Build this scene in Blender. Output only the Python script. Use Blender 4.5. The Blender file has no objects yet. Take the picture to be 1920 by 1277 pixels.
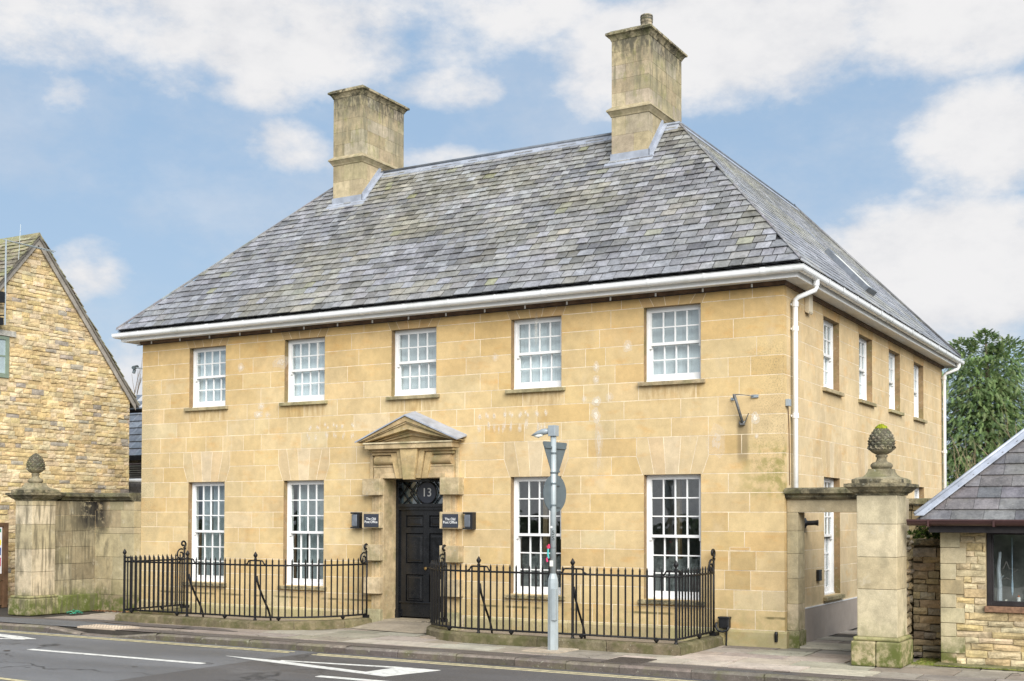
import bpy, math, random
from mathutils import Vector, Matrix, noise as MN
R = random.Random(11)
PI = math.pi
SC = bpy.context.scene
COL = SC.collection

# ------------------------------------------------------------------ camera
CAM = Vector((5.3783, -17.0421, 1.8311))
YAW, PITCH, ROLL, FPX, PPY = 0.52239, 0.02591, 0.0026, 2319.79, 910.22
fw = Vector((-math.sin(YAW), math.cos(YAW), 0)); rt = Vector((math.cos(YAW), math.sin(YAW), 0)); up = Vector((0, 0, 1))
fw, up = fw*math.cos(PITCH)+up*math.sin(PITCH), up*math.cos(PITCH)-fw*math.sin(PITCH)
rt, up = rt*math.cos(ROLL)+up*math.sin(ROLL), up*math.cos(ROLL)-rt*math.sin(ROLL)
cd = bpy.data.cameras.new('camera'); co = bpy.data.objects.new('camera', cd); COL.objects.link(co)
cd.sensor_width = 36; cd.sensor_fit = 'HORIZONTAL'; cd.lens = FPX/1920*36
cd.shift_y = (PPY-638.5)/1920
cd.clip_start = 0.1; cd.clip_end = 2000
co.matrix_world = Matrix(((rt.x, up.x, -fw.x, CAM.x), (rt.y, up.y, -fw.y, CAM.y), (rt.z, up.z, -fw.z, CAM.z), (0, 0, 0, 1)))
SC.camera = co

# ------------------------------------------------------------------ exposure
SC.render.engine = 'CYCLES'
vs = SC.view_settings
vs.view_transform = 'Standard'; vs.look = 'None'; vs.gamma = 1; vs.exposure = 1.98; vs.use_curve_mapping = False
SC.cycles.max_bounces = 8; SC.cycles.diffuse_bounces = 4; SC.cycles.transparent_max_bounces = 16

# ------------------------------------------------------------------ world: pale blue sky with broken cloud
SUN_EL, SUN_AZ = math.radians(34), math.radians(134)      # azimuth clockwise from +Y
def px_dir(x, y):
    d = fw + rt*((x-960)/FPX) - up*((y-PPY)/FPX); d.normalize(); return d
def azel(x, y):
    d = px_dir(x, y); return math.atan2(d.x, d.y), math.asin(d.z)
W = bpy.data.worlds.new('World'); SC.world = W; W.use_nodes = True
wn, wl = W.node_tree.nodes, W.node_tree.links
wn.clear()
def N(nt, t, **k):
    n = nt.nodes.new(t)
    for a, b in k.items(): setattr(n, a, b)
    return n
def lk(nt, a, b): nt.links.new(a, b)
def mth(nt, op, a, b=None, c=None, clamp=False):
    n = N(nt, 'ShaderNodeMath', operation=op, use_clamp=clamp)
    for i, v in enumerate((a, b, c)):
        if v is None: continue
        if isinstance(v, (int, float)): n.inputs[i].default_value = v
        else: lk(nt, v, n.inputs[i])
    return n.outputs[0]
def mrange(nt, v, a, b, c=0., d=1., smooth=True):
    n = N(nt, 'ShaderNodeMapRange'); n.interpolation_type = 'SMOOTHSTEP' if smooth else 'LINEAR'; n.clamp = True
    lk(nt, v, n.inputs[0])
    for i, q in enumerate((a, b, c, d)): n.inputs[i+1].default_value = q
    return n.outputs[0]
def mixc(nt, f, a, b, mode='MIX'):
    n = N(nt, 'ShaderNodeMix', data_type='RGBA', blend_type=mode)
    for s, v in ((n.inputs[0], f), (n.inputs[6], a), (n.inputs[7], b)):
        if isinstance(v, (int, float)): s.default_value = v
        elif isinstance(v, tuple): s.default_value = v if len(v) == 4 else (*v, 1)
        else: lk(nt, v, s)
    return n.outputs[2]
def scalec(nt, c, f):
    n = N(nt, 'ShaderNodeVectorMath', operation='SCALE'); lk(nt, c, n.inputs[0])
    if isinstance(f, (int, float)): n.inputs['Scale'].default_value = f
    else: lk(nt, f, n.inputs['Scale'])
    return n.outputs[0]
T = W.node_tree
tc = N(T, 'ShaderNodeTexCoord'); sep = N(T, 'ShaderNodeSeparateXYZ'); lk(T, tc.outputs['Generated'], sep.inputs[0])
az = mth(T, 'ARCTAN2', sep.outputs[0], sep.outputs[1]); el = mth(T, 'ARCSINE', sep.outputs[2])
sky = N(T, 'ShaderNodeTexSky'); sky.sky_type = 'NISHITA'; sky.sun_disc = False
sky.sun_elevation = SUN_EL; sky.sun_rotation = SUN_AZ; sky.altitude = 50; sky.air_density = 1.0; sky.dust_density = 1.2; sky.ozone_density = 1.2
CLOUDS = [(400, 40, 500, 120, 1.0), (480, 165, 130, 45, .75), (830, 170, 125, 48, .8), (545, 272, 95, 52, .7), (165, 495, 88, 62, .95),
          (130, 165, 45, 50, .5), (1380, 75, 330, 120, 1.05), (1790, 35, 270, 95, 1.0), (1860, 250, 150, 105, .85), (1790, 520, 280, 135, 1.1), (1850, 330, 110, 60, .6),
          (850, 300, 120, 32, .75), (1105, 150, 60, 70, .5), (960, 20, 260, 60, .7), (1130, 60, 120, 60, .5), (250, 720, 120, 90, .8), (60, 640, 160, 60, .2), (1400, 215, 120, 40, .35)]
dens = None
for (x, y, rx, ry, w) in CLOUDS:
    a, e = azel(x, y); ra, re = rx/FPX, ry/FPX
    da = mth(T, 'MULTIPLY', mth(T, 'SUBTRACT', az, a), 1/ra); de = mth(T, 'MULTIPLY', mth(T, 'SUBTRACT', el, e), 1/re)
    d = mth(T, 'SQRT', mth(T, 'ADD', mth(T, 'MULTIPLY', da, da), mth(T, 'MULTIPLY', de, de)))
    b = mrange(T, d, 1.7, .25, 0, w)
    dens = b if dens is None else mth(T, 'MAXIMUM', dens, b)
mp = N(T, 'ShaderNodeMapping'); mp.inputs['Scale'].default_value = (1, 1, 1.7); lk(T, tc.outputs['Generated'], mp.inputs[0])
def wnoise(scale, det, rough=.55, off=0.):
    n = N(T, 'ShaderNodeTexNoise'); n.noise_dimensions = '4D'; n.inputs['W'].default_value = off
    n.inputs['Scale'].default_value = scale; n.inputs['Detail'].default_value = det; n.inputs['Roughness'].default_value = rough
    lk(T, mp.outputs[0], n.inputs['Vector']); return n.outputs[0]
f1 = wnoise(9, 10, .62, 2.3); f2 = wnoise(2.2, 4, .5, 7.1); f3 = wnoise(16, 8, .6, 4.4)
# inside the framed part of the sky the cloud banks stand where the photo shows them; elsewhere the same broken cover goes on by noise
ca, ce = azel(960, 380)
dx = mth(T, 'MULTIPLY', mth(T, 'SUBTRACT', az, ca), 1/.5); dy = mth(T, 'MULTIPLY', mth(T, 'SUBTRACT', el, ce), 1/.27)
inn = mrange(T, mth(T, 'MAXIMUM', mth(T, 'ABSOLUTE', dx), mth(T, 'ABSOLUTE', dy)), 1.35, .95)
outd = mrange(T, f2, .42, .62, 0, .95)
base = N(T, 'ShaderNodeMix'); lk(T, inn, base.inputs[0]); lk(T, outd, base.inputs[2]); lk(T, dens, base.inputs[3])
dn = mth(T, 'ADD', base.outputs[0], mth(T, 'ADD', mth(T, 'MULTIPLY', mth(T, 'SUBTRACT', f1, .5), 2.1), mth(T, 'MULTIPLY', mth(T, 'SUBTRACT', f3, .5), .8)))
cov = mrange(T, dn, .18, .90)
veil = mth(T, 'ADD', mrange(T, f1, .36, .70, .0, .30), .06)
hz = mrange(T, el, .36, -.01, 0, 1, False)
cloudv = mrange(T, mth(T, 'ADD', mth(T, 'MULTIPLY', f3, .7), mth(T, 'MULTIPLY', dn, .22)), .28, .66)
ccol = mixc(T, cloudv, (1.80, 1.835, 1.93), (2.24, 2.225, 2.24))
blue = mixc(T, .85, scalec(T, sky.outputs[0], .55), (.80, 1.20, 1.70))
blue = mixc(T, mth(T, 'MULTIPLY', mth(T, 'POWER', hz, 2.2), .62), blue, (1.60, 1.84, 2.06))
allc = mixc(T, mth(T, 'MAXIMUM', cov, veil), blue, ccol)
gnd = mrange(T, sep.outputs[2], -.02, -.06)
allc = mixc(T, gnd, allc, (.5, .48, .45))
bg = N(T, 'ShaderNodeBackground'); bg.inputs['Strength'].default_value = 0.1; lk(T, allc, bg.inputs[0])
wo = N(T, 'ShaderNodeOutputWorld'); lk(T, bg.outputs[0], wo.inputs[0])

# ------------------------------------------------------------------ sun behind thin cloud
sd = bpy.data.lights.new('sun', 'SUN'); sd.energy = 1.5; sd.angle = math.radians(50); sd.color = (1, .965, .91)
so = bpy.data.objects.new('sun', sd); COL.objects.link(so)
sv = Vector((math.sin(SUN_AZ)*math.cos(SUN_EL), math.cos(SUN_AZ)*math.cos(SUN_EL), math.sin(SUN_EL)))
so.location = sv*60; so.rotation_euler = sv.to_track_quat('Z', 'Y').to_euler()

# ------------------------------------------------------------------ materials
def col4(c): return (*c, 1)
def mk(name):
    m = bpy.data.materials.new(name); m.use_nodes = True; nt = m.node_tree; nt.nodes.clear()
    out = N(nt, 'ShaderNodeOutputMaterial'); b = N(nt, 'ShaderNodeBsdfPrincipled'); lk(nt, b.outputs[0], out.inputs[0])
    return m, nt, b
def pos(nt): return N(nt, 'ShaderNodeNewGeometry').outputs['Position']
def noise(nt, vec, scale, det=4, rough=.55, off=(0, 0, 0), stretch=(1, 1, 1), dist=0.):
    mpn = N(nt, 'ShaderNodeMapping'); mpn.inputs['Location'].default_value = off; mpn.inputs['Scale'].default_value = stretch
    lk(nt, vec, mpn.inputs[0]); n = N(nt, 'ShaderNodeTexNoise'); n.inputs['Scale'].default_value = scale
    n.inputs['Detail'].default_value = det; n.inputs['Roughness'].default_value = rough; n.inputs['Distortion'].default_value = dist
    lk(nt, mpn.outputs[0], n.inputs['Vector']); return n.outputs[0]
def tint(nt):
    n = N(nt, 'ShaderNodeAttribute', attribute_name='tint'); return n.outputs['Color']
def bump(nt, b, h, strength, dist):
    n = N(nt, 'ShaderNodeBump'); n.inputs['Strength'].default_value = strength; n.inputs['Distance'].default_value = dist
    lk(nt, h, n.inputs['Height']); lk(nt, n.outputs[0], b.inputs['Normal'])
def band(nt, v, a, b, soft):          # 1 between a and b
    return mth(nt, 'MULTIPLY', mrange(nt, v, a-soft, a), mrange(nt, v, b+soft, b))
def mul(nt, *a):
    r = a[0]
    for x in a[1:]: r = mth(nt, 'MULTIPLY', r, x)
    return r

def stone(name, var=.35, grain=60, big=1.6, rough=.9, bstr=.5, bdist=.004, extra=None, stretch=(1, 1, 1)):
    m, nt, b = mk(name); p = pos(nt)
    c = tint(nt)
    n1 = noise(nt, p, big, 5, .6, stretch=stretch); n2 = noise(nt, p, grain, 3, .6, (3, 1, 7)); n3 = noise(nt, p, big*5, 5, .65, (9, 2, 4), stretch)
    f = mth(nt, 'ADD', mth(nt, 'ADD', mrange(nt, n1, .3, .7, 1-var*.6, 1+var*.6), mrange(nt, n3, .3, .7, -var*.45, var*.45)), mrange(nt, n2, .3, .7, -var*.3, var*.3))
    c = scalec(nt, c, f)
    if extra: c = extra(nt, p, c)
    lk(nt, c, b.inputs['Base Color']); b.inputs['Roughness'].default_value = rough; b.inputs['Specular IOR Level'].default_value = .25
    bump(nt, b, mth(nt, 'ADD', n2, mth(nt, 'MULTIPLY', n3, 1.5)), bstr, bdist)
    return m

def ashlar_extra(nt, p, c):
    s = N(nt, 'ShaderNodeSeparateXYZ'); lk(nt, p, s.inputs[0]); X, Y, Z = s.outputs
    # warm iron blotches and pale bleached patches in the bed of each stone
    warm = mrange(nt, noise(nt, p, 2.6, 5, .6, (4, 8, 1), (1, 1, 2.2)), .52, .75)
    c = mixc(nt, mth(nt, 'MULTIPLY', warm, .55), c, mixc(nt, 1., c, (1.0, .80, .56), 'MULTIPLY'))
    pale = mrange(nt, noise(nt, p, 1.4, 6, .62, (14, 3, 5), (1.5, 1.5, .8)), .56, .74)
    c = mixc(nt, mth(nt, 'MULTIPLY', pale, .30), c, (.56, .475, .345))
    # lime streaks running down
    st = mrange(nt, noise(nt, p, 5, 4, .6, (2, 2, 2), (3.2, 3.2, .22)), .60, .78)
    c = mixc(nt, mul(nt, st, band(nt, Z, 2.3, 3.75, .25), .35), c, (.62, .56, .45))
    # speckled black lichen on the street corner and the far left edge
    sp = mrange(nt, noise(nt, p, 48, 4, .75, (1, 5, 2)), .50, .62)
    soft = noise(nt, p, 2.2, 4, .6, (7, 1, 3))
    crn = mth(nt, 'MULTIPLY', mrange(nt, mth(nt, 'ADD', X, mth(nt, 'MULTIPLY', soft, .9)), -.35, .42), mrange(nt, X, .06, .0))
    crn = mth(nt, 'MULTIPLY', crn, mrange(nt, Y, .10, .02))
    c = mixc(nt, mul(nt, crn, sp, band(nt, Z, 2.6, 4.15, .35), .55), c, (.17, .14, .085))
    lf = mrange(nt, mth(nt, 'SUBTRACT', X, mth(nt, 'MULTIPLY', soft, .9)), -12.55, -12.95)
    c = mixc(nt, mul(nt, lf, sp, band(nt, Z, 1.6, 4.3, .4), .6), c, (.14, .12, .08))
    c = mixc(nt, mul(nt, lf, band(nt, Z, .2, 4.3, .5), .30), c, (.36, .31, .19))
    # green algae: a patch near the corner and the damp foot of the wall
    g1 = mul(nt, mrange(nt, X, -.95, -.1), mrange(nt, Y, .2, .02), band(nt, Z, 2.3, 2.75, .28), mrange(nt, noise(nt, p, 6, 5, .65), .42, .6))
    c = mixc(nt, mth(nt, 'MULTIPLY', g1, .75), c, (.24, .22, .065))
    g2 = mth(nt, 'MULTIPLY', mrange(nt, mth(nt, 'ADD', Z, mth(nt, 'MULTIPLY', soft, .7)), 1.15, .55), mrange(nt, noise(nt, p, 9, 5, .65, (3, 3, 3)), .38, .62))
    c = mixc(nt, mth(nt, 'MULTIPLY', g2, .32), c, (.30, .28, .115))
    # amber drip stains below the sills and a thin mossy tide line low on the wall
    q = mth(nt, 'ABSOLUTE', mth(nt, 'SUBTRACT', mth(nt, 'MODULO', mth(nt, 'ADD', X, 40+6.3369+1.159+2.318*0-.594), 2.318), 1.159))
    dsn = mul(nt, mrange(nt, q, .56, .40), band(nt, Z, 3.66, 3.82, .16), mrange(nt, noise(nt, p, 7, 4, .6, (6, 1, 1), (2.4, 2.4, .5)), .40, .62), mrange(nt, Y, .15, .01))
    c = mixc(nt, mth(nt, 'MULTIPLY', dsn, .55), c, (.36, .23, .095))
    tl = mul(nt, band(nt, Z, .405, .425, .014), mrange(nt, noise(nt, p, 1.6, 3, .6, (2, 7, 1)), .46, .58), mrange(nt, Y, .15, .01))
    c = mixc(nt, mth(nt, 'MULTIPLY', tl, .75), c, (.10, .09, .04))
    # rusty drip under the old sign bracket
    dr = mul(nt, band(nt, X, -.66, -.56, .06), band(nt, Z, 2.75, 3.15, .2), mrange(nt, Y, .1, .01))
    c = mixc(nt, mth(nt, 'MULTIPLY', dr, .62), c, (.17, .13, .075))
    return c

def weather_extra(amount=.8, dark=(.05, .046, .032), top=None):
    def ex(nt, p, c):
        s = N(nt, 'ShaderNodeSeparateXYZ'); lk(nt, p, s.inputs[0]); Z = s.outputs[2]
        n = mrange(nt, noise(nt, p, 5, 6, .7, (3, 8, 1)), .40, .62); l = mrange(nt, noise(nt, p, 22, 4, .7, (8, 8, 2)), .60, .68)
        g = mrange(nt, noise(nt, p, 3.2, 5, .6, (1, 1, 9)), .48, .68)
        c = mixc(nt, mth(nt, 'MULTIPLY', n, amount), c, dark)
        c = mixc(nt, mth(nt, 'MULTIPLY', g, .45), c, (.13, .135, .05))
        return mixc(nt, mth(nt, 'MULTIPLY', l, .6), c, (.36, .35, .28))
    return ex
def pier_extra(nt, p, c):
    s = N(nt, 'ShaderNodeSeparateXYZ'); lk(nt, p, s.inputs[0]); X, Y, Z = s.outputs
    n = noise(nt, p, 3.5, 6, .65, (3, 8, 1), (1, 1, .6)); soft = noise(nt, p, 1.7, 4, .6, (5, 5, 5))
    c = mixc(nt, mth(nt, 'MULTIPLY', mrange(nt, n, .5, .68), .35), c, (.20, .18, .12))
    c = mixc(nt, mth(nt, 'MULTIPLY', mrange(nt, noise(nt, p, 4.6, 6, .7, (9, 1, 1)), .56, .7), .5), c, (.52, .47, .36))
    foot = mth(nt, 'MULTIPLY', mrange(nt, mth(nt, 'ADD', Z, mth(nt, 'MULTIPLY', soft, .8)), .98, .5), mrange(nt, noise(nt, p, 8, 5, .7, (1, 9, 3)), .36, .58))
    c = mixc(nt, mth(nt, 'MULTIPLY', foot, .92), c, (.085, .105, .02))
    # black run-off staining high on the sheltered return wall of the left gate
    bl = mul(nt, mrange(nt, X, -13.25, -13.55), mrange(nt, Y, -.95, -.35), mrange(nt, mth(nt, 'ADD', Z, mth(nt, 'MULTIPLY', soft, .7)), 1.7, 2.1), mrange(nt, noise(nt, p, 6, 5, .65, (4, 4, 4)), .34, .5))
    c = mixc(nt, mth(nt, 'MULTIPLY', bl, .97), c, (.022, .02, .018))
    st = mul(nt, mrange(nt, X, -13.0, -13.4), mrange(nt, noise(nt, p, 6, 4, .6, (1, 2, 3), (1, 3, .3)), .45, .65))
    return mixc(nt, mth(nt, 'MULTIPLY', st, .72), c, (.105, .092, .06))
def chimney_extra(nt, p, c):
    s = N(nt, 'ShaderNodeSeparateXYZ'); lk(nt, p, s.inputs[0]); X, Y, Z = s.outputs
    st = mrange(nt, noise(nt, p, 5, 5, .65, (2, 2, 2), (2.4, 2.4, .3)), .46, .66)
    c = mixc(nt, mul(nt, st, mrange(nt, Z, 8.2, 9.4, .25, 1), .75), c, (.15, .14, .09))
    l = mrange(nt, noise(nt, p, 7, 5, .7, (8, 3, 2), (1, 1, .6)), .52, .66)
    c = mixc(nt, mul(nt, l, .65, mrange(nt, Z, 8.3, 9.2, .25, 1)), c, (.26, .25, .105))
    g = mrange(nt, noise(nt, p, 2.6, 5, .65, (1, 6, 2)), .44, .62)
    c = mixc(nt, mul(nt, g, .5, mrange(nt, Z, 8.5, 9.0, .2, 1)), c, (.23, .215, .15))
    top = mul(nt, mrange(nt, mth(nt, 'ADD', Z, mth(nt, 'MULTIPLY', noise(nt, p, 9, 4, .6), .5)), 9.78, 10.2), mrange(nt, noise(nt, p, 14, 5, .7, (6, 6, 1), (1, 1, .4)), .36, .58))
    return mixc(nt, mth(nt, 'MULTIPLY', top, .8), c, (.075, .07, .055))
def slate_extra(nt, p, c):
    s = N(nt, 'ShaderNodeSeparateXYZ'); lk(nt, p, s.inputs[0]); Z = s.outputs[2]
    l = mrange(nt, noise(nt, p, 30, 4, .7, (8, 8, 2)), .64, .72); o = mrange(nt, noise(nt, p, 5.5, 5, .65, (2, 7, 2)), .5, .7)
    c = mixc(nt, mul(nt, o, .38, mrange(nt, Z, 5.4, 7.6, .35, 1.)), c, (.215, .21, .14))
    return mixc(nt, mth(nt, 'MULTIPLY', l, .45), c, (.45, .45, .38))
def paving_extra(nt, p, c):
    v = N(nt, 'ShaderNodeTexVoronoi', feature='DISTANCE_TO_EDGE'); v.inputs['Scale'].default_value = .75; mpv = N(nt, 'ShaderNodeMapping'); lk(nt, p, mpv.inputs[0]); ofs = N(nt, 'ShaderNodeVectorMath', operation='ADD'); nz = N(nt, 'ShaderNodeTexNoise'); nz.inputs['Scale'].default_value = 2.2; nz.inputs['Detail'].default_value = 5; lk(nt, p, nz.inputs['Vector']); lk(nt, mpv.outputs[0], ofs.inputs[0]); lk(nt, nz.outputs['Color'], ofs.inputs[1]); lk(nt, ofs.outputs[0], v.inputs['Vector'])
    crk = mul(nt, mrange(nt, v.outputs['Distance'], .012, .004), mrange(nt, noise(nt, p, .9, 3, .5, (4, 4, 0)), .5, .58))
    c = mixc(nt, mth(nt, 'MULTIPLY', crk, .75), c, (.07, .06, .05))
    sptt = mrange(nt, noise(nt, p, 75, 3, .7, (6, 2, 0)), .66, .72)
    c = mixc(nt, mth(nt, 'MULTIPLY', sptt, .6), c, (.09, .08, .065))
    n = mrange(nt, noise(nt, p, 1.3, 5, .65, (3, 3, 0)), .45, .7); d = mrange(nt, noise(nt, p, 6, 6, .7, (1, 5, 0)), .55, .72)
    c = mixc(nt, mth(nt, 'MULTIPLY', n, .35), c, (.27, .225, .18))
    return mixc(nt, mth(nt, 'MULTIPLY', d, .35), c, (.15, .13, .11))

M = {}
M['ashlar'] = stone('ashlar', .17, 70, 1.3, .92, .35, .003, ashlar_extra)
M['rubble'] = stone('rubble', .40, 45, 3, .95, .5, .008, lambda nt, p, c: mixc(nt, mth(nt, 'MULTIPLY', mrange(nt, noise(nt, p, 2.2, 5, .6, (5, 3, 8)), .55, .72), .35), c, (.24, .215, .17)))
M['mortar'] = stone('mortar', .3, 50, 2, .95, .5, .004)
M['coping'] = stone('coping', .4, 50, 3, .95, .9, .012, weather_extra(.95))
M['pineapple'] = stone('pineapple', .4, 60, 4, .95, .6, .006, weather_extra(.55, (.085, .078, .055)))
M['pier'] = stone('pier_stone', .28, 60, 1.6, .93, .5, .004, pier_extra)
M['chimney'] = stone('chimney_stone', .3, 60, 2, .93, .5, .004, chimney_extra)
M['doorstone'] = stone('door_stone', .28, 70, 2.2, .9, .4, .003, weather_extra(.38, (.20, .145, .075)))
M['sill'] = stone('sill_stone', .35, 60, 3, .95, .5, .004, weather_extra(.40, (.13, .12, .07)))
M['kerb'] = stone('kerb_stone', .3, 60, 2.5, .92, .6, .005, weather_extra(.4, (.075, .066, .055)))
M['mosskerb'] = stone('mossy_stone', .4, 60, 3, .95, .7, .006, lambda nt, p, c: mixc(nt, mth(nt, 'MULTIPLY', mrange(nt, noise(nt, p, 4, 5, .65, (5, 3, 8)), .4, .65), .8), mixc(nt, mth(nt, 'MULTIPLY', mrange(nt, noise(nt, p, 30, 3, .7, (1, 1, 8)), .66, .72), .8), c, (.5, .47, .38)), (.075, .076, .026)))
M['slate'] = stone('slate', .42, 55, 5, .33, .4, .003, slate_extra)
M['oldtile'] = stone('stone_tile', .5, 45, 4, .9, .9, .01, lambda nt, p, c: mixc(nt, mth(nt, 'MULTIPLY', mrange(nt, noise(nt, p, 4, 5, .65, (5, 3, 8)), .48, .6), .6), c, (.27, .265, .13)))
M['paving'] = stone('paving', .26, 50, 2.5, .8, .5, .004, paving_extra)
M['render'] = stone('wall_render', .10, 60, 1.2, .85, .2, .002)
M['ground'] = stone('earth', .4, 30, 1, .95, .6, .01)
for k in ('slate',): 
    M[k].node_tree.nodes['Principled BSDF'].inputs['Specular IOR Level'].default_value = .6

def simple(name, c=None, rough=.5, spec=.5, metal=0., var=.12, sc=8., b=.0, coat=0., dirt=None):
    m, nt, bs = mk(name); p = pos(nt); n = noise(nt, p, sc, 5, .6)
    if c is None: base = tint(nt)
    else:
        rgb = N(nt, 'ShaderNodeRGB'); rgb.outputs[0].default_value = col4(c); base = rgb.outputs[0]
    base = scalec(nt, base, mrange(nt, n, .3, .7, 1-var, 1+var))
    if dirt: base = mixc(nt, mth(nt, 'MULTIPLY', mrange(nt, noise(nt, p, sc*.6, 6, .7, (5, 5, 5)), .5, .75), dirt[1]), base, dirt[0])
    lk(nt, base, bs.inputs['Base Color']); bs.inputs['Metallic'].default_value = metal; bs.inputs['Specular IOR Level'].default_value = spec
    lk(nt, mrange(nt, noise(nt, p, sc*2, 4, .6, (2, 2, 2)), .3, .7, max(.02, rough-.08), min(1, rough+.08)), bs.inputs['Roughness'])
    if coat: bs.inputs['Coat Weight'].default_value = coat; bs.inputs['Coat Roughness'].default_value = .1
    if b: bump(nt, bs, noise(nt, p, sc*6, 3, .6, (7, 7, 7)), b, .004)
    return m
M['white'] = simple('white_paint', (.80, .80, .79), .35, .5, var=.03, dirt=((.55, .53, .48), .10))
M['upvc'] = simple('white_gutter', (.78, .79, .79), .3, .5, var=.03, sc=3, dirt=((.42, .44, .38), .5))
M['soffit'] = simple('soffit_paint', (.70, .70, .68), .6, .3, var=.05, sc=3)
M['brown'] = simple('brown_timber', (.125, .072, .040), .6, .4, var=.35, sc=5)
M['iron'] = simple('black_iron', (.007, .007, .008), .5, .35, var=.3, sc=20, b=.25)
M['door'] = simple('black_gloss_door', (.010, .011, .013), .22, .5, var=.2, sc=6)
M['brass'] = simple('brass', (.62, .44, .19), .3, .5, 1., var=.15)
M['lead'] = simple('lead_sheet', (.36, .39, .45), .5, .5, .25, var=.16, sc=6, b=.2, dirt=((.52, .53, .55), .4))
M['leaddark'] = simple('lead_roll', (.17, .19, .22), .5, .5, .3, var=.2, sc=6)
M['galv'] = simple('grey_painted_steel', (.30, .345, .375), .42, .5, .1, var=.08, sc=9, dirt=((.22, .23, .23), .3))
M['galvl'] = simple('light_grey_steel', (.34, .385, .40), .42, .5, .1, var=.07, sc=9, dirt=((.3, .31, .3), .3))
M['signback'] = simple('sign_back_grey', (.11, .138, .152), .5, .4, .1, var=.10, sc=6)
M['plastic'] = simple('black_plastic', (.012, .013, .015), .45, .5, var=.2)
M['rustmetal'] = simple('weathered_steel', (.13, .135, .135), .6, .5, .3, var=.3, sc=25, dirt=((.12, .06, .03), .5))
M['plate'] = simple('charcoal_plate', (.035, .040, .055), .35, .5, var=.06)
M['letter'] = simple('white_letter', (.82, .82, .80), .5, .3, var=.02)
M['silver'] = simple('silver_numeral', (.62, .62, .60), .35, .5, .4, var=.05)
M['gutterbrown'] = simple('brown_gutter', (.060, .028, .026), .35, .5, var=.15, sc=4)
M['darkwood'] = simple('dark_window_frame', (.022, .018, .018), .5, .4, var=.3, sc=10)
M['terracotta'] = simple('tiled_sill', (.20, .115, .07), .8, .3, var=.3, sc=20, b=.3)
M['greenpaint'] = simple('sage_green_paint', (.20, .25, .19), .55, .4, var=.1)
M['bark'] = simple('bark', (.16, .125, .09), .9, .2, var=.3, sc=20, b=.6)
M['twig'] = simple('pale_twig', (.30, .24, .15), .85, .2, var=.25, sc=20)
def leafmat():
    m, nt, b = mk('foliage'); p = pos(nt); c = scalec(nt, tint(nt), mrange(nt, noise(nt, p, 1.1, 4, .6), .3, .7, .72, 1.3))
    lk(nt, c, b.inputs['Base Color']); b.inputs['Roughness'].default_value = .65; b.inputs['Specular IOR Level'].default_value = .2
    t = N(nt, 'ShaderNodeBsdfTranslucent'); lk(nt, c, t.inputs[0]); mx = N(nt, 'ShaderNodeMixShader'); mx.inputs[0].default_value = .38
    out = [n for n in nt.nodes if n.type == 'OUTPUT_MATERIAL'][0]
    lk(nt, b.outputs[0], mx.inputs[1]); lk(nt, t.outputs[0], mx.inputs[2]); lk(nt, mx.outputs[0], out.inputs[0]); return m
M['leaf'] = leafmat()
M['moss'] = simple('moss', None, .95, .1, var=.4, sc=20, b=.8)
M['blind'] = simple('window_blind', (.76, .80, .83), .8, .2, var=.22, sc=1.1)
M['sheer'] = simple('grey_net_curtain', (.36, .40, .41), .9, .1, var=.2, sc=4)
M['reflgrey'] = simple('reflection_grey', (.20, .21, .205), .9, .1, var=.45, sc=9)  # mottled grey that stands in for reflections in the panes
M['room'] = simple('dark_room', (.38, .37, .35), .9, .1, var=.4, sc=2)
M['beigepost'] = simple('beige_curtain', (.34, .25, .15), .8, .2, var=.2)
M['paint'] = simple('white_road_paint', (.66, .66, .62), .7, .3, var=.16, sc=14, dirt=((.22, .215, .20), .8))
M['yellow'] = simple('faded_yellow_paint', (.52, .46, .28), .8, .2, var=.2, sc=14, dirt=((.20, .19, .17), .75))
M['ironcover'] = simple('iron_cover', (.075, .062, .052), .7, .4, .1, var=.3, sc=30, b=.5)
M['cream'] = simple('cream_plastic', (.60, .52, .38), .5, .4, var=.06)
M['colour'] = simple('coloured_print', None, .5, .4, var=.05)
M['lamplens'] = simple('lamp_lens', (.75, .74, .66), .25, .5, var=.05)

def glass():
    m = bpy.data.materials.new('window_glass'); m.use_nodes = True; nt = m.node_tree; nt.nodes.clear()
    out = N(nt, 'ShaderNodeOutputMaterial'); mx = N(nt, 'ShaderNodeMixShader')
    tr = N(nt, 'ShaderNodeBsdfTransparent'); tr.inputs[0].default_value = (.90, .93, .93, 1)
    gl = N(nt, 'ShaderNodeBsdfGlossy'); gl.inputs['Roughness'].default_value = .02; gl.inputs[0].default_value = (.95, .97, 1, 1)
    lw = N(nt, 'ShaderNodeLayerWeight'); bp = N(nt, 'ShaderNodeBump'); bp.inputs['Strength'].default_value = .3; bp.inputs['Distance'].default_value = .01
    lk(nt, noise(nt, pos(nt), 3.2, 2, .5), bp.inputs['Height']); lk(nt, bp.outputs[0], gl.inputs['Normal'])
    f = mth(nt, 'ADD', mth(nt, 'MULTIPLY', mth(nt, 'POWER', lw.outputs['Facing'], 5), .9), .085)
    lk(nt, f, mx.inputs[0]); lk(nt, tr.outputs[0], mx.inputs[1]); lk(nt, gl.outputs[0], mx.inputs[2]); lk(nt, mx.outputs[0], out.inputs[0])
    return m
M['glass'] = glass()
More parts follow.
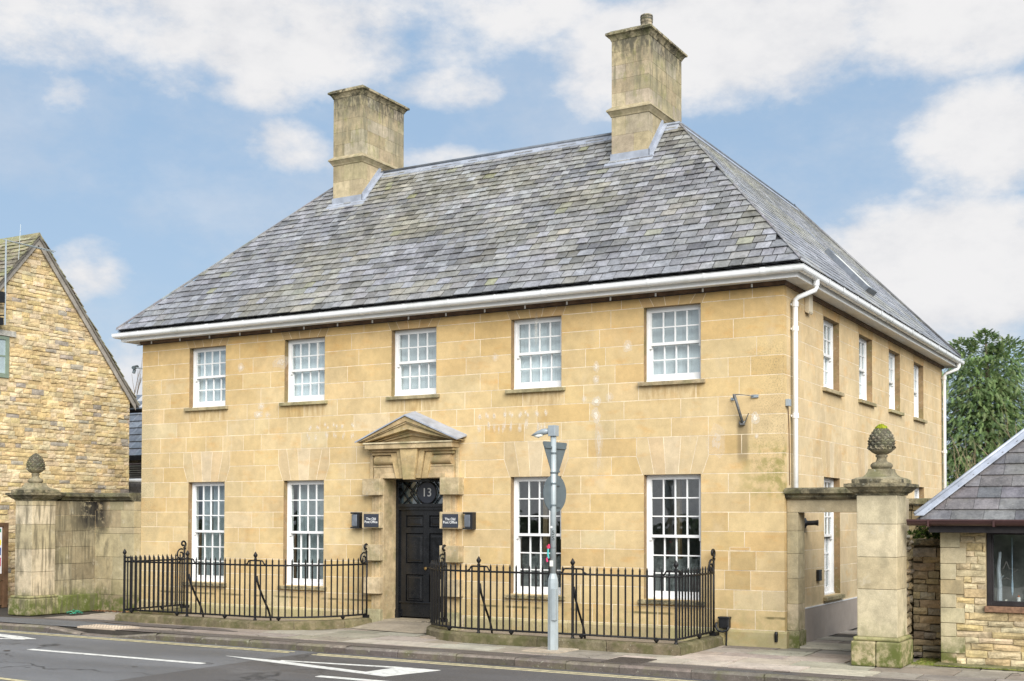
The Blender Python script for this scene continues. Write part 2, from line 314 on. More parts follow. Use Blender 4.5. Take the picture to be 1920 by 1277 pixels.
def asphalt(name, c, worn):
    m, nt, b = mk(name); p = pos(nt)
    n = noise(nt, p, 160, 2, .7); n1 = noise(nt, p, .55, 5, .6, (3, 1, 0), (.5, 1.4, 1)); n2 = noise(nt, p, 55, 4, .7, (5, 5, 0))
    rgb = N(nt, 'ShaderNodeRGB'); rgb.outputs[0].default_value = col4(c)
    f = mth(nt, 'ADD', mrange(nt, n, .3, .7, .6, 1.4), mth(nt, 'ADD', mrange(nt, n1, .3, .7, -.22, .22), mrange(nt, n2, .35, .65, -.16, .16)))
    cc = scalec(nt, rgb.outputs[0], f)
    cc = mixc(nt, mth(nt, 'MULTIPLY', mrange(nt, n, .60, .72), worn), cc, (.30, .30, .30))
    sx = N(nt, 'ShaderNodeSeparateXYZ'); lk(nt, p, sx.inputs[0])
    wob = mth(nt, 'MULTIPLY', noise(nt, p, .35, 3, .5, (8, 8, 0)), .9)
    tr = mrange(nt, mth(nt, 'ABSOLUTE', mth(nt, 'SUBTRACT', mth(nt, 'MODULO', mth(nt, 'ADD', mth(nt, 'ADD', sx.outputs[1], 20.3), wob), 1.75), .87)), .62, .25)
    cc = mixc(nt, mth(nt, 'MULTIPLY', tr, .22), cc, (.055, .055, .057))
    cc = mixc(nt, mth(nt, 'MULTIPLY', mrange(nt, noise(nt, p, 1.1, 6, .65, (1, 7, 0), (.6, 1.3, 1)), .55, .68), .30), cc, (.21, .21, .21))
    v = N(nt, 'ShaderNodeTexVoronoi', feature='DISTANCE_TO_EDGE'); v.inputs['Scale'].default_value = .33
    ofs = N(nt, 'ShaderNodeVectorMath', operation='ADD'); nz = N(nt, 'ShaderNodeTexNoise'); nz.inputs['Scale'].default_value = 1.3; nz.inputs['Detail'].default_value = 6; lk(nt, p, nz.inputs['Vector']); lk(nt, p, ofs.inputs[0]); lk(nt, nz.outputs['Color'], ofs.inputs[1]); lk(nt, ofs.outputs[0], v.inputs['Vector'])
    crk = mul(nt, mrange(nt, v.outputs['Distance'], .012, .003), mrange(nt, noise(nt, p, .5, 3, .5, (2, 2, 0)), .45, .56))
    cc = mixc(nt, mth(nt, 'MULTIPLY', crk, .8), cc, (.02, .02, .02))
    lk(nt, cc, b.inputs['Base Color']); lk(nt, mrange(nt, n1, .3, .7, .52, .72), b.inputs['Roughness']); bump(nt, b, n, .8, .006)
    return m
M['asphalt'] = asphalt('asphalt', (.142, .145, .152), .4)
M['asphaltdark'] = asphalt('asphalt_newer', (.092, .088, .088), .25)
M['asphaltred'] = asphalt('asphalt_reddish', (.135, .112, .098), .2)
def stainmat():
    # lime filler / old fixing marks on the wall: chalky, thinning out to nothing at the ragged rim
    m = bpy.data.materials.new('lime_mark'); m.use_nodes = True; nt = m.node_tree; nt.nodes.clear()
    out = N(nt, 'ShaderNodeOutputMaterial'); mx = N(nt, 'ShaderNodeMixShader'); tr = N(nt, 'ShaderNodeBsdfTransparent'); df = N(nt, 'ShaderNodeBsdfDiffuse')
    df.inputs[0].default_value = (.86, .80, .69, 1); a = N(nt, 'ShaderNodeAttribute', attribute_name='tint')
    al = mth(nt, 'MULTIPLY', mth(nt, 'MULTIPLY', a.outputs['Fac'], 1.1, clamp=True), mrange(nt, noise(nt, pos(nt), 24, 4, .6), .25, .52))
    lk(nt, al, mx.inputs[0]); lk(nt, tr.outputs[0], mx.inputs[1]); lk(nt, df.outputs[0], mx.inputs[2]); lk(nt, mx.outputs[0], out.inputs[0])
    return m
M['lime'] = stainmat()

# ------------------------------------------------------------------ mesh helpers
ORG = {}
class MB:
    def __init__(s): s.v = []; s.f = []; s.c = []
    def poly(s, pts, c=(1, 1, 1)):
        i = len(s.v); s.v += [tuple(p) for p in pts]; s.f.append(tuple(range(i, i+len(pts)))); s.c.append(c)
    def faces(s, vs, fs, c=(1, 1, 1)):
        i = len(s.v); s.v += [tuple(p) for p in vs]
        for q in fs: s.f.append(tuple(i+k for k in q)); s.c.append(c)
    def hexa(s, p, c=(1, 1, 1)):          # 8 corners: 0-3 one face loop, 4-7 the opposite loop
        s.faces(p, [(0, 1, 2, 3), (7, 6, 5, 4), (0, 4, 5, 1), (1, 5, 6, 2), (2, 6, 7, 3), (3, 7, 4, 0)], c)
    def box(s, x0, x1, y0, y1, z0, z1, c=(1, 1, 1)):
        s.hexa([(x0, y0, z0), (x1, y0, z0), (x1, y0, z1), (x0, y0, z1), (x0, y1, z0), (x1, y1, z0), (x1, y1, z1), (x0, y1, z1)], c)
    def prism(s, front, back, c=(1, 1, 1)):
        n = len(front); s.faces(list(front)+list(back), [tuple(range(n)), tuple(range(2*n-1, n-1, -1))]+[(k, k+n, (k+1) % n+n, (k+1) % n) for k in range(n)], c)
    def tube(s, pts, r, n=6, c=(1, 1, 1), cap=True):
        pts = [Vector(p) for p in pts]; rs = r if isinstance(r, (list, tuple)) else [r]*len(pts); rings = []; ref = None
        for i, p in enumerate(pts):
            t = (pts[min(i+1, len(pts)-1)]-pts[max(i-1, 0)])
            t = t.normalized() if t.length > 1e-9 else Vector((0, 0, 1))
            if ref is None: ref = Vector((0, 0, 1)) if abs(t.z) < .9 else Vector((1, 0, 0))
            a = (ref-t*ref.dot(t)); a = a.normalized() if a.length > 1e-6 else t.orthogonal().normalized(); ref = a; b = t.cross(a)
            rings.append([p+(a*math.cos(2*PI*k/n)+b*math.sin(2*PI*k/n))*rs[i] for k in range(n)])
        i0 = len(s.v); s.v += [tuple(q) for g in rings for q in g]
        for i in range(len(pts)-1):
            for k in range(n):
                s.f.append((i0+i*n+k, i0+i*n+(k+1) % n, i0+(i+1)*n+(k+1) % n, i0+(i+1)*n+k)); s.c.append(c)
        if cap:
            s.f.append(tuple(i0+k for k in range(n-1, -1, -1))); s.c.append(c)
            s.f.append(tuple(i0+(len(pts)-1)*n+k for k in range(n))); s.c.append(c)
    def lathe(s, prof, cx, cy, n=12, c=(1, 1, 1)):
        s.tube([(cx, cy, z+i*1e-6) for i, (r, z) in enumerate(prof)], [max(r, .0005) for r, z in prof], n, c)
    def cyl(s, p, q, r, n=8, c=(1, 1, 1)): s.tube([p, q], r, n, c)
    def build(s, name, mat, parent=None, smooth=False, bevel=0., kind=None):
        me = bpy.data.meshes.new(name)
        xs = [v[0] for v in s.v]; ys = [v[1] for v in s.v]; zs = [v[2] for v in s.v]
        o3 = ((min(xs)+max(xs))/2, (min(ys)+max(ys))/2, min(zs))
        me.from_pydata([(v[0]-o3[0], v[1]-o3[1], v[2]-o3[2]) for v in s.v], [], s.f)
        at = me.attributes.new('tint', 'FLOAT_COLOR', 'FACE'); at.data.foreach_set('color', [x for c in s.c for x in (c[0], c[1], c[2], 1.)])
        if smooth: me.polygons.foreach_set('use_smooth', [True]*len(me.polygons))
        me.materials.append(M[mat] if isinstance(mat, str) else mat)
        o = bpy.data.objects.new(name, me); COL.objects.link(o)
        po = Vector((0, 0, 0))
        if parent: o.parent = parent; po = ORG[parent.name]
        o.location = Vector(o3)-po; ORG[o.name] = Vector(o3)
        if bevel:
            b = o.modifiers.new('bevel', 'BEVEL'); b.width = bevel; b.segments = 2; b.limit_method = 'ANGLE'
        if kind: o['kind'] = kind
        return o
def tag(o, label=None, cat=None, group=None, kind=None):
    for k, v in (('label', label), ('category', cat), ('group', group), ('kind', kind)):
        if v: o[k] = v
    return o
def thing(name, loc, label, cat, group=None):
    o = bpy.data.objects.new(name, None); o.empty_display_size = .2; COL.objects.link(o); o.location = loc; ORG[o.name] = Vector(loc)
    return tag(o, label, cat, group)
def bx(name, mat, parent, x0, x1, y0, y1, z0, z1, c=(1, 1, 1), bevel=0., kind=None):
    m = MB(); m.box(x0, x1, y0, y1, z0, z1, c); return m.build(name, mat, parent, bevel=bevel, kind=kind)
def dup(o, loc, parent=None):
    c = o.copy(); COL.objects.link(c); po = Vector((0, 0, 0))
    if parent: c.parent = parent; po = ORG[parent.name]
    c.location = Vector(loc)-po; ORG[c.name] = Vector(loc); return c
def vary(c, a=.1, r=R):
    k = 1+r.uniform(-a, a); return tuple(max(.004, x*k*(1+r.uniform(-a, a)*.25)) for x in c)
def mixt(a, b, t): return tuple(x*(1-t)+y*t for x, y in zip(a, b))
def text_obj(name, txt, size, mat, parent, loc, rot, align='CENTER', depth=.002, spacing=1.):
    cu = bpy.data.curves.new(name, 'FONT'); cu.body = txt; cu.size = size; cu.align_x = align; cu.align_y = 'CENTER'; cu.extrude = depth; cu.space_line = spacing
    t = bpy.data.objects.new(name+'_tmp', cu); COL.objects.link(t); bpy.context.view_layer.update()
    me = bpy.data.meshes.new_from_object(t.evaluated_get(bpy.context.evaluated_depsgraph_get()))
    bpy.data.objects.remove(t); me.materials.clear(); me.materials.append(M[mat])
    o = bpy.data.objects.new(name, me); COL.objects.link(o); po = ORG[parent.name] if parent else Vector((0, 0, 0))
    if parent: o.parent = parent
    o.location = Vector(loc)-po; o.rotation_euler = rot; ORG[o.name] = Vector(loc); return o

FR = lambda u, d, z: (u, d, z)             # street front: u along the wall, d into the house
SD = lambda u, d, z: (-d, u, z)            # side wall, facing +X
# pieces: collected, the 300 that show largest become objects, the rest one joined part
def piece_area(m):
    x = sum(v[0] for v in m.v)/len(m.v); y = sum(v[1] for v in m.v)/len(m.v); z = sum(v[2] for v in m.v)/len(m.v)
    return (Vector((x, y, z))-CAM).length
def emit(pieces, name, restname, mat, parent, rest_parent=None, limit=300, score=None):
    pieces = sorted(pieces, key=score or piece_area)
    for m in pieces[:limit]: m.build(name, mat, parent(m) if callable(parent) else parent)
    if pieces[limit:]:
        q = MB()
        for m in pieces[limit:]:
            i = len(q.v); q.v += m.v; q.f += [tuple(i+k for k in f) for f in m.f]; q.c += m.c
        q.build(restname, mat, rest_parent or parent, kind='stuff')

# ------------------------------------------------------------------ ground, road, pavement
gm = MB(); gm.box(-400, 400, -400, 400, -.6, -.16, (.10, .11, .05)); tag(gm.build('ground', 'ground'), kind='structure')
rd = MB(); rd.box(-150, 150, -12.5, -3.04, -.16, -.1); road = tag(rd.build('road', 'asphalt'), kind='structure')
rp = MB(); rp.prism([(-5.95, -12.4, -.096), (150, -12.4, -.096), (150, -3.06, -.096), (-5.87, -3.06, -.096), (-5.93, -4.4, -.096)],
                    [(-5.95, -12.4, -.12), (150, -12.4, -.12), (150, -3.06, -.12), (-5.87, -3.06, -.12), (-5.93, -4.4, -.12)]); rp.build('road_surface_patch', 'asphaltdark', road)
def flat(name, mat, parent, pts, z, t=.004, c=(.27, .225, .175)):
    m = MB(); m.prism([(x, y, z) for x, y in pts], [(x, y, z-t) for x, y in pts], c); return m.build(name, mat, parent)
ZM = -.0915
flat('lane_line', 'paint', road, [(-9.62, -4.90), (-6.25, -4.90), (-6.25, -5.01), (-9.62, -5.01)], ZM)
flat('lane_line', 'paint', road, [(-4.15, -5.13), (-1.2, -5.13), (-1.2, -5.24), (-4.15, -5.24)], ZM)
TA, TB, TC = Vector((-6.62, -4.12)), Vector((-3.20, -3.94)), Vector((-3.45, -4.78))
flat('warning_triangle_side', 'paint', road, [TA, (-5.6, -4.16), (-3.86, -4.585), (-3.44, -4.79), (-6.1, -4.26)][0:1]+[(-5.95, -4.30), (-3.45, -4.79), (-3.90, -4.56), (-5.62, -4.19)], ZM)
flat('warning_triangle_side', 'paint', road, [(-5.62, -4.135), (-5.60, -4.185), (-3.80, -4.02), (-3.20, -3.95), (-3.85, -3.93)], ZM)
flat('warning_triangle_base', 'paint', road, [(-3.90, -4.57), (-3.82, -4.015), (-3.195, -3.945), (-3.44, -4.795)], ZM+.001)
flat('junction_marking', 'paint', road, [(-14.2, -3.34), (-11.4, -3.72), (-10.82, -3.88), (-11.1, -4.06), (-11.6, -3.93), (-12.6, -3.72), (-14.4, -3.62)], ZM)
flat('junction_marking', 'paint', road, [(-11.1, -4.06), (-12.0, -4.26), (-14.0, -4.44), (-14.0, -4.60), (-11.9, -4.40), (-10.9, -4.02)], ZM+.001)
for (ya, yb) in ((-3.22, -3.27), (-3.34, -3.39)):
    flat('yellow_line', 'yellow', road, [(-5.7, ya-.02), (14, ya-.04), (14, yb-.04), (-5.7, yb-.02)], ZM)
    flat('yellow_line', 'yellow', road, [(-30, ya+.04), (-6.15, ya), (-6.15, yb), (-30, yb+.04)], ZM)
flat('yellow_line', 'yellow', road, [(-14, -6.85), (-6.4, -7.30), (-6.4, -7.38), (-14, -6.95)], ZM)
ci = MB(); ci.lathe([(.05, -.0915), (.05, -.09)], -9.75, -5.25, 8); ci.build('road_stud', 'ironcover', road)

pv = MB(); pv.box(-60, 60, -2.87, 30, -.16, -.012, (.055, .048, .04)); pav = tag(pv.build('pavement', 'mortar'), kind='structure')
kb = MB(); kb.box(-60, 60, -3.03, -2.88, -.16, -.105, (.1, .09, .08)); kerb = tag(kb.build('kerb', 'mortar'), kind='structure')
x = -22.; 
while x < 9:
    L = R.choice((.75, .9, .9, .95)); a, b = x+.008, x+L
    def drop(q): return .085*max(0, min(1, (q+11.3)/.55, (-9.35-q)/.55)) if -11.3 < q < -9.35 else 0.
    m = MB(); yo = R.uniform(-.012, .012); za, zb_ = -drop(a)+R.uniform(-.006, .006), -drop(b)+R.uniform(-.006, .006)
    yf = -3.03+yo
    front = [(a, yf, -.15), (b, yf, -.15), (b, yf-.0, zb_-.03), (a, yf, za-.03)]
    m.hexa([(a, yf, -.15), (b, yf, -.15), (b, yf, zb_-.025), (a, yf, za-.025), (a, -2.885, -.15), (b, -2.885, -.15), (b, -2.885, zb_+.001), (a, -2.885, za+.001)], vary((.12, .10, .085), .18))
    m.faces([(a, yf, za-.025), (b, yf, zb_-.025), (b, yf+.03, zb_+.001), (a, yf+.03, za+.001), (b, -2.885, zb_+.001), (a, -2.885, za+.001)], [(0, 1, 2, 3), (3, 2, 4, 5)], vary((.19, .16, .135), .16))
    m.build('kerb_stone', 'kerb', kerb); x += L
op = MB(); op.box(-150, 150, -21, -12.5, -.16, 0, (.2, .18, .15)); tag(op.build('opposite_pavement', 'paving'), kind='structure')
# flagstones laid in rows along the street
PALS = [(.345, .305, .25), (.305, .27, .22), (.375, .335, .275), (.28, .25, .205), (.42, .375, .31), (.32, .285, .235)]
y = -2.86; row = 0
def in_planter(xa, xb, ya, yb):
    return False
while y < 4.2:
    h = (.42, .5, .62, .45, .55, .6, .6, .6, .6, .6, .6, .7, .7)[min(row, 12)]
    x = -13.3 if row else -9.0
    x += R.uniform(0, .4)
    while x < (4.6 if row < 5 else 1.3):
        L = R.uniform(.45, 1.05) if x > -9 else R.uniform(.8, 1.3)
        xa, xb, ya, yb = x+.012, x+L-.012, y+.012, y+h-.012
        inside = (-12.65 < (xa+xb)/2 < 0) and ya > -.25
        if not inside and not (y > .3 and xa < -12.7):
            m = MB(); z = R.uniform(-.004, .004); t = R.uniform(-.003, .003); c = vary(R.choice(PALS), .2)
            if xa < -8.6: c = vary((.34, .30, .25), .1) if row >= 3 else vary((.30, .25, .21), .08)
            if -1.6 < xa < .3 and row in (1, 2): c = vary((.47, .41, .34), .1)
            if .3 < xa < 1.3 and row in (0, 1): c = vary((.50, .46, .37), .08)
            m.hexa([(xa, ya, -.05), (xb, ya, -.05), (xb, yb, -.05), (xa, yb, -.05), (xa, ya, z), (xb, ya, z+t), (xb, yb, z+t*.5), (xa, yb, z)], c)
            m.build('paving_slab', 'paving', pav)
        x += L
    y += h; row += 1
Z1 = .008
flat('tarmac_patch', 'asphalt', pav, [(-16, -2.86), (-11.1, -2.86), (-10.5, -2.3), (-11.4, -2.05), (-16, -2.3)], Z1)
flat('tarmac_patch', 'asphaltred', pav, [(-13.5, -2.2), (-11.3, -2.02), (-10.3, -2.2), (-8.2, -2.15), (-8.9, -1.86), (-11.6, -1.83), (-13.4, -1.95)], Z1+.003)
flat('tarmac_patch', 'asphaltdark', pav, [(-12.3, -1.85), (-11.2, -1.84), (-10.6, -1.86), (-11.2, -1.74), (-12.0, -1.74)], Z1+.006)
flat('tarmac_patch', 'asphaltdark', pav, [(.05, -2.87), (1.0, -2.87), (1.05, -2.72), (.02, -2.72)], Z1)
flat('kerbside_strip', 'asphaltred', pav, [(-10.2, -2.87), (5.5, -2.87), (5.5, -2.63), (-3, -2.55), (-10.0, -2.58)], Z1-.003)
# blister paving at the dropped kerb
bp_ = bx('tactile_slab', 'paving', pav, -11.1, -10.1, -2.84, -2.42, -.03, .016, (.47, .38, .29))
bm_ = MB()
for i in range(14):
    for j in range(6):
        bm_.lathe([(.022, .015), (.012, .022)], -11.05+i*.068, -2.80+j*.066, 6, (.49, .40, .30))
bm_.build('tactile_blister', 'paving', pav, kind='stuff')
cv = bx('access_cover', 'ironcover', pav, -1.50, -.98, -2.82, -2.24, -.02, .012, bevel=.004)
for i in range(5): bx('cover_rib', 'ironcover', pav, -1.44, -1.04, -2.76+i*.11, -2.72+i*.11, .011, .017)
bx('stopcock_cover', 'ironcover', pav, .72, .9, -2.74, -2.66, -.02, .012)
bx('lamp_base_slab', 'paving', pav, -2.98, -2.40, -2.25, -1.66, -.03, .014, (.45, .38, .29))
# ------------------------------------------------------------------ HOUSE
XL, DEP, WT = -12.6515, 11.3313, 5.20
house = thing('stone_house', (-6.3, 0, 0), 'honey ashlar stone two storey house with hipped slate roof and white sash windows', 'house')
XC, A_, B_, HW = -6.3369, 2.3321, 4.6357, .4541
ZT, ZB, LT, LB = 4.9885, 3.8735, 2.476, .622
WX = [XC-B_, XC-A_, XC, XC+A_, XC+B_]
SY = [1.9997+.461, 4.1645+.461, 6.3338+.461, 8.4656+.461]; SHW = .461
DX0, DX1, DZ1 = -6.90, -5.70, 2.476
COURSE = .2795
rowsz = [(0.24+COURSE*k, 0.24+COURSE*(k+1)) for k in range(17)]+[(4.9915, 5.19)]
fopen = [(x-HW, x+HW, ZB, ZT) for x in WX]+[(WX[i]-HW, WX[i]+HW, LB, LT) for i in (0, 1, 3, 4)]+[(DX0, DX1, 0, DZ1)]
sopen = [(y-SHW, y+SHW, ZB, ZT) for y in SY]+[(SY[i]-SHW, SY[i]+SHW, LB, LT) for i in (0, 1, 3)]
fspl = [(WX[i], .475, .575, LT, LT+2*COURSE) for i in (0, 1, 3, 4)]+[(x, .475, .56, ZT, 5.19) for x in WX]
sspl = [(SY[i], .48, .575, LT, LT+2*COURSE) for i in (0, 1, 3)]+[(y, .48, .56, ZT, 5.19) for y in SY]
J = .0052
PAL = [((.555, .41, .205), 6), ((.57, .43, .228), 7), ((.535, .382, .175), 4), ((.575, .45, .255), 5), ((.585, .48, .30), 2), ((.515, .357, .156), 2), ((.565, .425, .228), 5)]
PALX = [c for c, w in PAL for _ in range(w)]
def stone_col(z):
    c = mixt(vary(R.choice(PALX), .055), (.562, .425, .228), .28)
    if z > 4.0: c = mixt(c, (.58, .385, .155), min(.75, (z-4.0)*.8))
    return c
def cell(m, poly, T, d0, d1, c):
    m.prism([T(u, d0, z) for u, z in poly], [T(u, d1, z) for u, z in poly], c)
def masonry(T, u0, u1, rows, opens, spl, depth=.125, flip=False):
    out = []; prev = []
    for ri, (z0, z1) in enumerate(rows):
        cuts = []; partial = []
        for (a, b, za, zb) in opens:
            if za < z1-.02 and zb > z0+.02:
                cuts.append((a, a, b, b))
                if za > z0+.02: partial.append((a, b, z0, za))
        for (uc, hb, ht, za, zb) in spl:
            if za < z1-.01 and zb > z0+.01:
                if zb-za > .4:
                    lo, hi = (hb, ht) if z0 < za+.05 else (ht, ht)
                else: lo, hi = hb, ht
                cuts.append((uc-lo, uc-hi, uc+lo, uc+hi))
        cuts.sort(); iv = []; cl = (u0, u0)
        for (a0, a1, b0, b1) in cuts: iv.append((cl, (a0, a1))); cl = (b0, b1)
        iv.append((cl, (u1, u1)))
        joints = []
        for (l, r) in iv:
            if min(r)-max(l) < .02 and max(r)-min(l) < .06: continue
            ends = [l]; u = max(l)
            while True:
                for _ in range(12):
                    L = R.choice((.34, .42, .5, .58, .66, .74, .85, .92)); q = u+L
                    if all(abs(q-p) > .09 for p in prev): break
                if q > min(r)-.22: break
                ends.append((q, q)); joints.append(q); u = q
            ends.append(r)
            for k in range(len(ends)-1):
                e0, e1 = ends[k], ends[k+1]
                jl = 0 if (k == 0 and (l[0] == u0)) else J; jr = 0 if (k == len(ends)-2 and r[0] == u1) else J
                if k == 0 and any(abs(o[1]-l[0]) < .001 or abs(o[0]-l[0]) < .001 for o in opens) and l[0] == l[1]: jl = 0
                if k == len(ends)-2 and any(abs(o[0]-r[0]) < .001 for o in opens) and r[0] == r[1]: jr = 0
                m = MB(); cell(m, [(e0[0]+jl, z0+J), (e1[0]-jr, z0+J), (e1[1]-jr, z1-J), (e0[1]+jl, z1-J)], T, R.uniform(-.0010, .0006), depth, stone_col(z0)); out.append(m)
        for (a, b, za, zb) in partial:
            m = MB(); cell(m, [(a+J, za+J), (b-J, za+J), (b-J, zb), (a+J, zb)], T, R.uniform(-.001, .001), depth, stone_col(z0)); out.append(m)
        prev = joints
    vous = []
    for (uc, hb, ht, za, zb) in spl:
        tall = zb-za > .4
        bot = [-hb, -.289, -.099, .099, .281, hb]; top = [-ht, -.39, -.137, .144, .41, ht]
        zm = (za+zb)/2
        for k in range(5):
            p = [(uc+bot[k]+J, za), (uc+bot[k+1]-J, za), (uc+top[k+1]-J, zb-J), (uc+top[k]+J, zb-J)]
            if tall and k == 0: p = [(uc-hb+J, za), (uc+bot[1]-J, za), (uc+top[1]-J, zb-J), (uc-ht+J, zb-J), (uc-ht+J, zm)]
            if tall and k == 4: p = [(uc+bot[4]+J, za), (uc+hb-J, za), (uc+ht-J, zm), (uc+ht-J, zb-J), (uc+top[4]+J, zb-J)]
            m = MB(); c = vary((.55, .425, .25) if tall else (.49, .335, .16), .06); c = mixt(c, (.58, .49, .35), .5) if (k == 2 and tall) else c
            cell(m, p, T, R.uniform(-.001, .0004), depth, c); vous.append(m)
    return out, vous
def core(T, u0, u1, z0, z1, opens, d0, d1, pad=.005):
    m = MB(); us = sorted({u0, u1, *[o[0]-pad for o in opens], *[o[1]+pad for o in opens]}); zs = sorted({z0, z1, *[max(z0, o[2]-pad) for o in opens], *[o[3]+pad for o in opens]})
    for i in range(len(us)-1):
        run = None
        for k in range(len(zs)-1):
            uc, zc = (us[i]+us[i+1])/2, (zs[k]+zs[k+1])/2
            if any(o[0]-pad < uc < o[1]+pad and o[2]-pad < zc < o[3]+pad for o in opens): continue
            m.hexa([T(us[i], d0, zs[k]), T(us[i+1], d0, zs[k]), T(us[i+1], d0, zs[k+1]), T(us[i], d0, zs[k+1]), T(us[i], d1, zs[k]), T(us[i+1], d1, zs[k]), T(us[i+1], d1, zs[k+1]), T(us[i], d1, zs[k+1])], (.70, .60, .44))
    return m
fwall = core(FR, XL+.004, -.004, 0, 5.19, fopen, .0014, .26).build('front_wall', 'mortar', house)
swall = core(SD, .005, DEP, 0, 5.19, sopen, .0014, .26).build('side_wall', 'mortar', house)
fb, fv = masonry(FR, XL, 0, rowsz, fopen, fspl)
sb, sv_ = masonry(SD, .129, DEP, rowsz, sopen, sspl)
for m in fb: m.par = fwall
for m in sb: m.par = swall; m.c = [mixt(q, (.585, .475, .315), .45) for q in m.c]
emit(fb+sb, 'ashlar_block', 'ashlar_blocks', 'ashlar', lambda m: m.par, house, 300, lambda m: piece_area(m)+(3.5 if m.par is swall else 0))
for m in fv: m.build('voussoir', 'ashlar', fwall)
for m in sv_: m.build('voussoir', 'ashlar', swall)
for (a, b, za, zb) in ((-.80, -.42, 1.085, 1.352), (-.88, -.50, .806, 1.072)):
    bx('mortar_bed', 'mortar', fwall, a-.008, b+.008, -.0018, .01, za-.008, zb+.008, (.68, .58, .42)); bx('repair_block', 'ashlar', fwall, a, b, -.0032, .01, za, zb, (.45, .33, .16))
bx('mortar_bed', 'mortar', fwall, -.81, -.50, -.0021, .01, 1.366, 1.415, (.68, .58, .42)); bx('repair_block', 'ashlar', fwall, -.80, -.51, -.0034, .01, 1.372, 1.409, (.50, .34, .16))
# plinth courses
def plinth(T, u0, u1, par, skips=()):
    u = u0
    while u < u1-.01:
        L = R.uniform(.7, 1.1); v = min(u1, u+L)
        if v > u1-.3: v = u1
        for (a, b) in skips:
            if u < a < v: v = a
        if any(a-.001 <= u < b-.001 for a, b in skips):
            u = [b for a, b in skips if a-.001 <= u < b-.001][0]; continue
        m = MB(); c = vary((.42, .35, .20), .12)
        p = [(-.045, 0), (-.045, .205), (-.012, .235), (.10, .235), (.10, 0)]
        m.prism([T(u+.003, d, z) for d, z in p], [T(v-.003, d, z) for d, z in p], c); m.build('plinth_stone', 'ashlar', par); u = v
plinth(FR, XL-.03, .045, fwall, [(DX0-.40, DX1+.40)])
plinth(SD, .13, .6, swall)
bx('rendered_dado', 'render', swall, .002, .018, .62, DEP-.1, 0, .495, (.36, .31, .265))
bx('dado_fillet', 'white', swall, .002, .021, .62, DEP-.1, .497, .512)
# rest of the shell
m = MB(); m.box(XL, XL+.26, .262, 5.3, 0, 5.19, (.5, .40, .25)); m.build('left_wall', 'mortar', house)
m = MB(); m.box(XL, -5.3, 5.04, 5.3, 0, 5.18, (.5, .40, .25)); m.box(-5.3, -5.04, 5.3, DEP, 0, 5.18, (.5, .40, .25)); m.box(-5.3, -.27, DEP-.26, DEP-.001, 0, 5.185, (.5, .40, .25)); m.build('rear_wall', 'mortar', house)
m = MB(); m.box(XL+.3, -.3, .3, 5.0, 2.75, 2.95, (1, 1, 1)); m.box(-5.0, -.3, 5.0, DEP-.3, 2.75, 2.95, (1, 1, 1)); m.box(XL+.3, -.3, 2.2, 2.25, 0, 5.1); m.box(-2.6, -2.55, 2.4, DEP-.3, 0, 5.1); m.build('inner_floor', 'room', house)

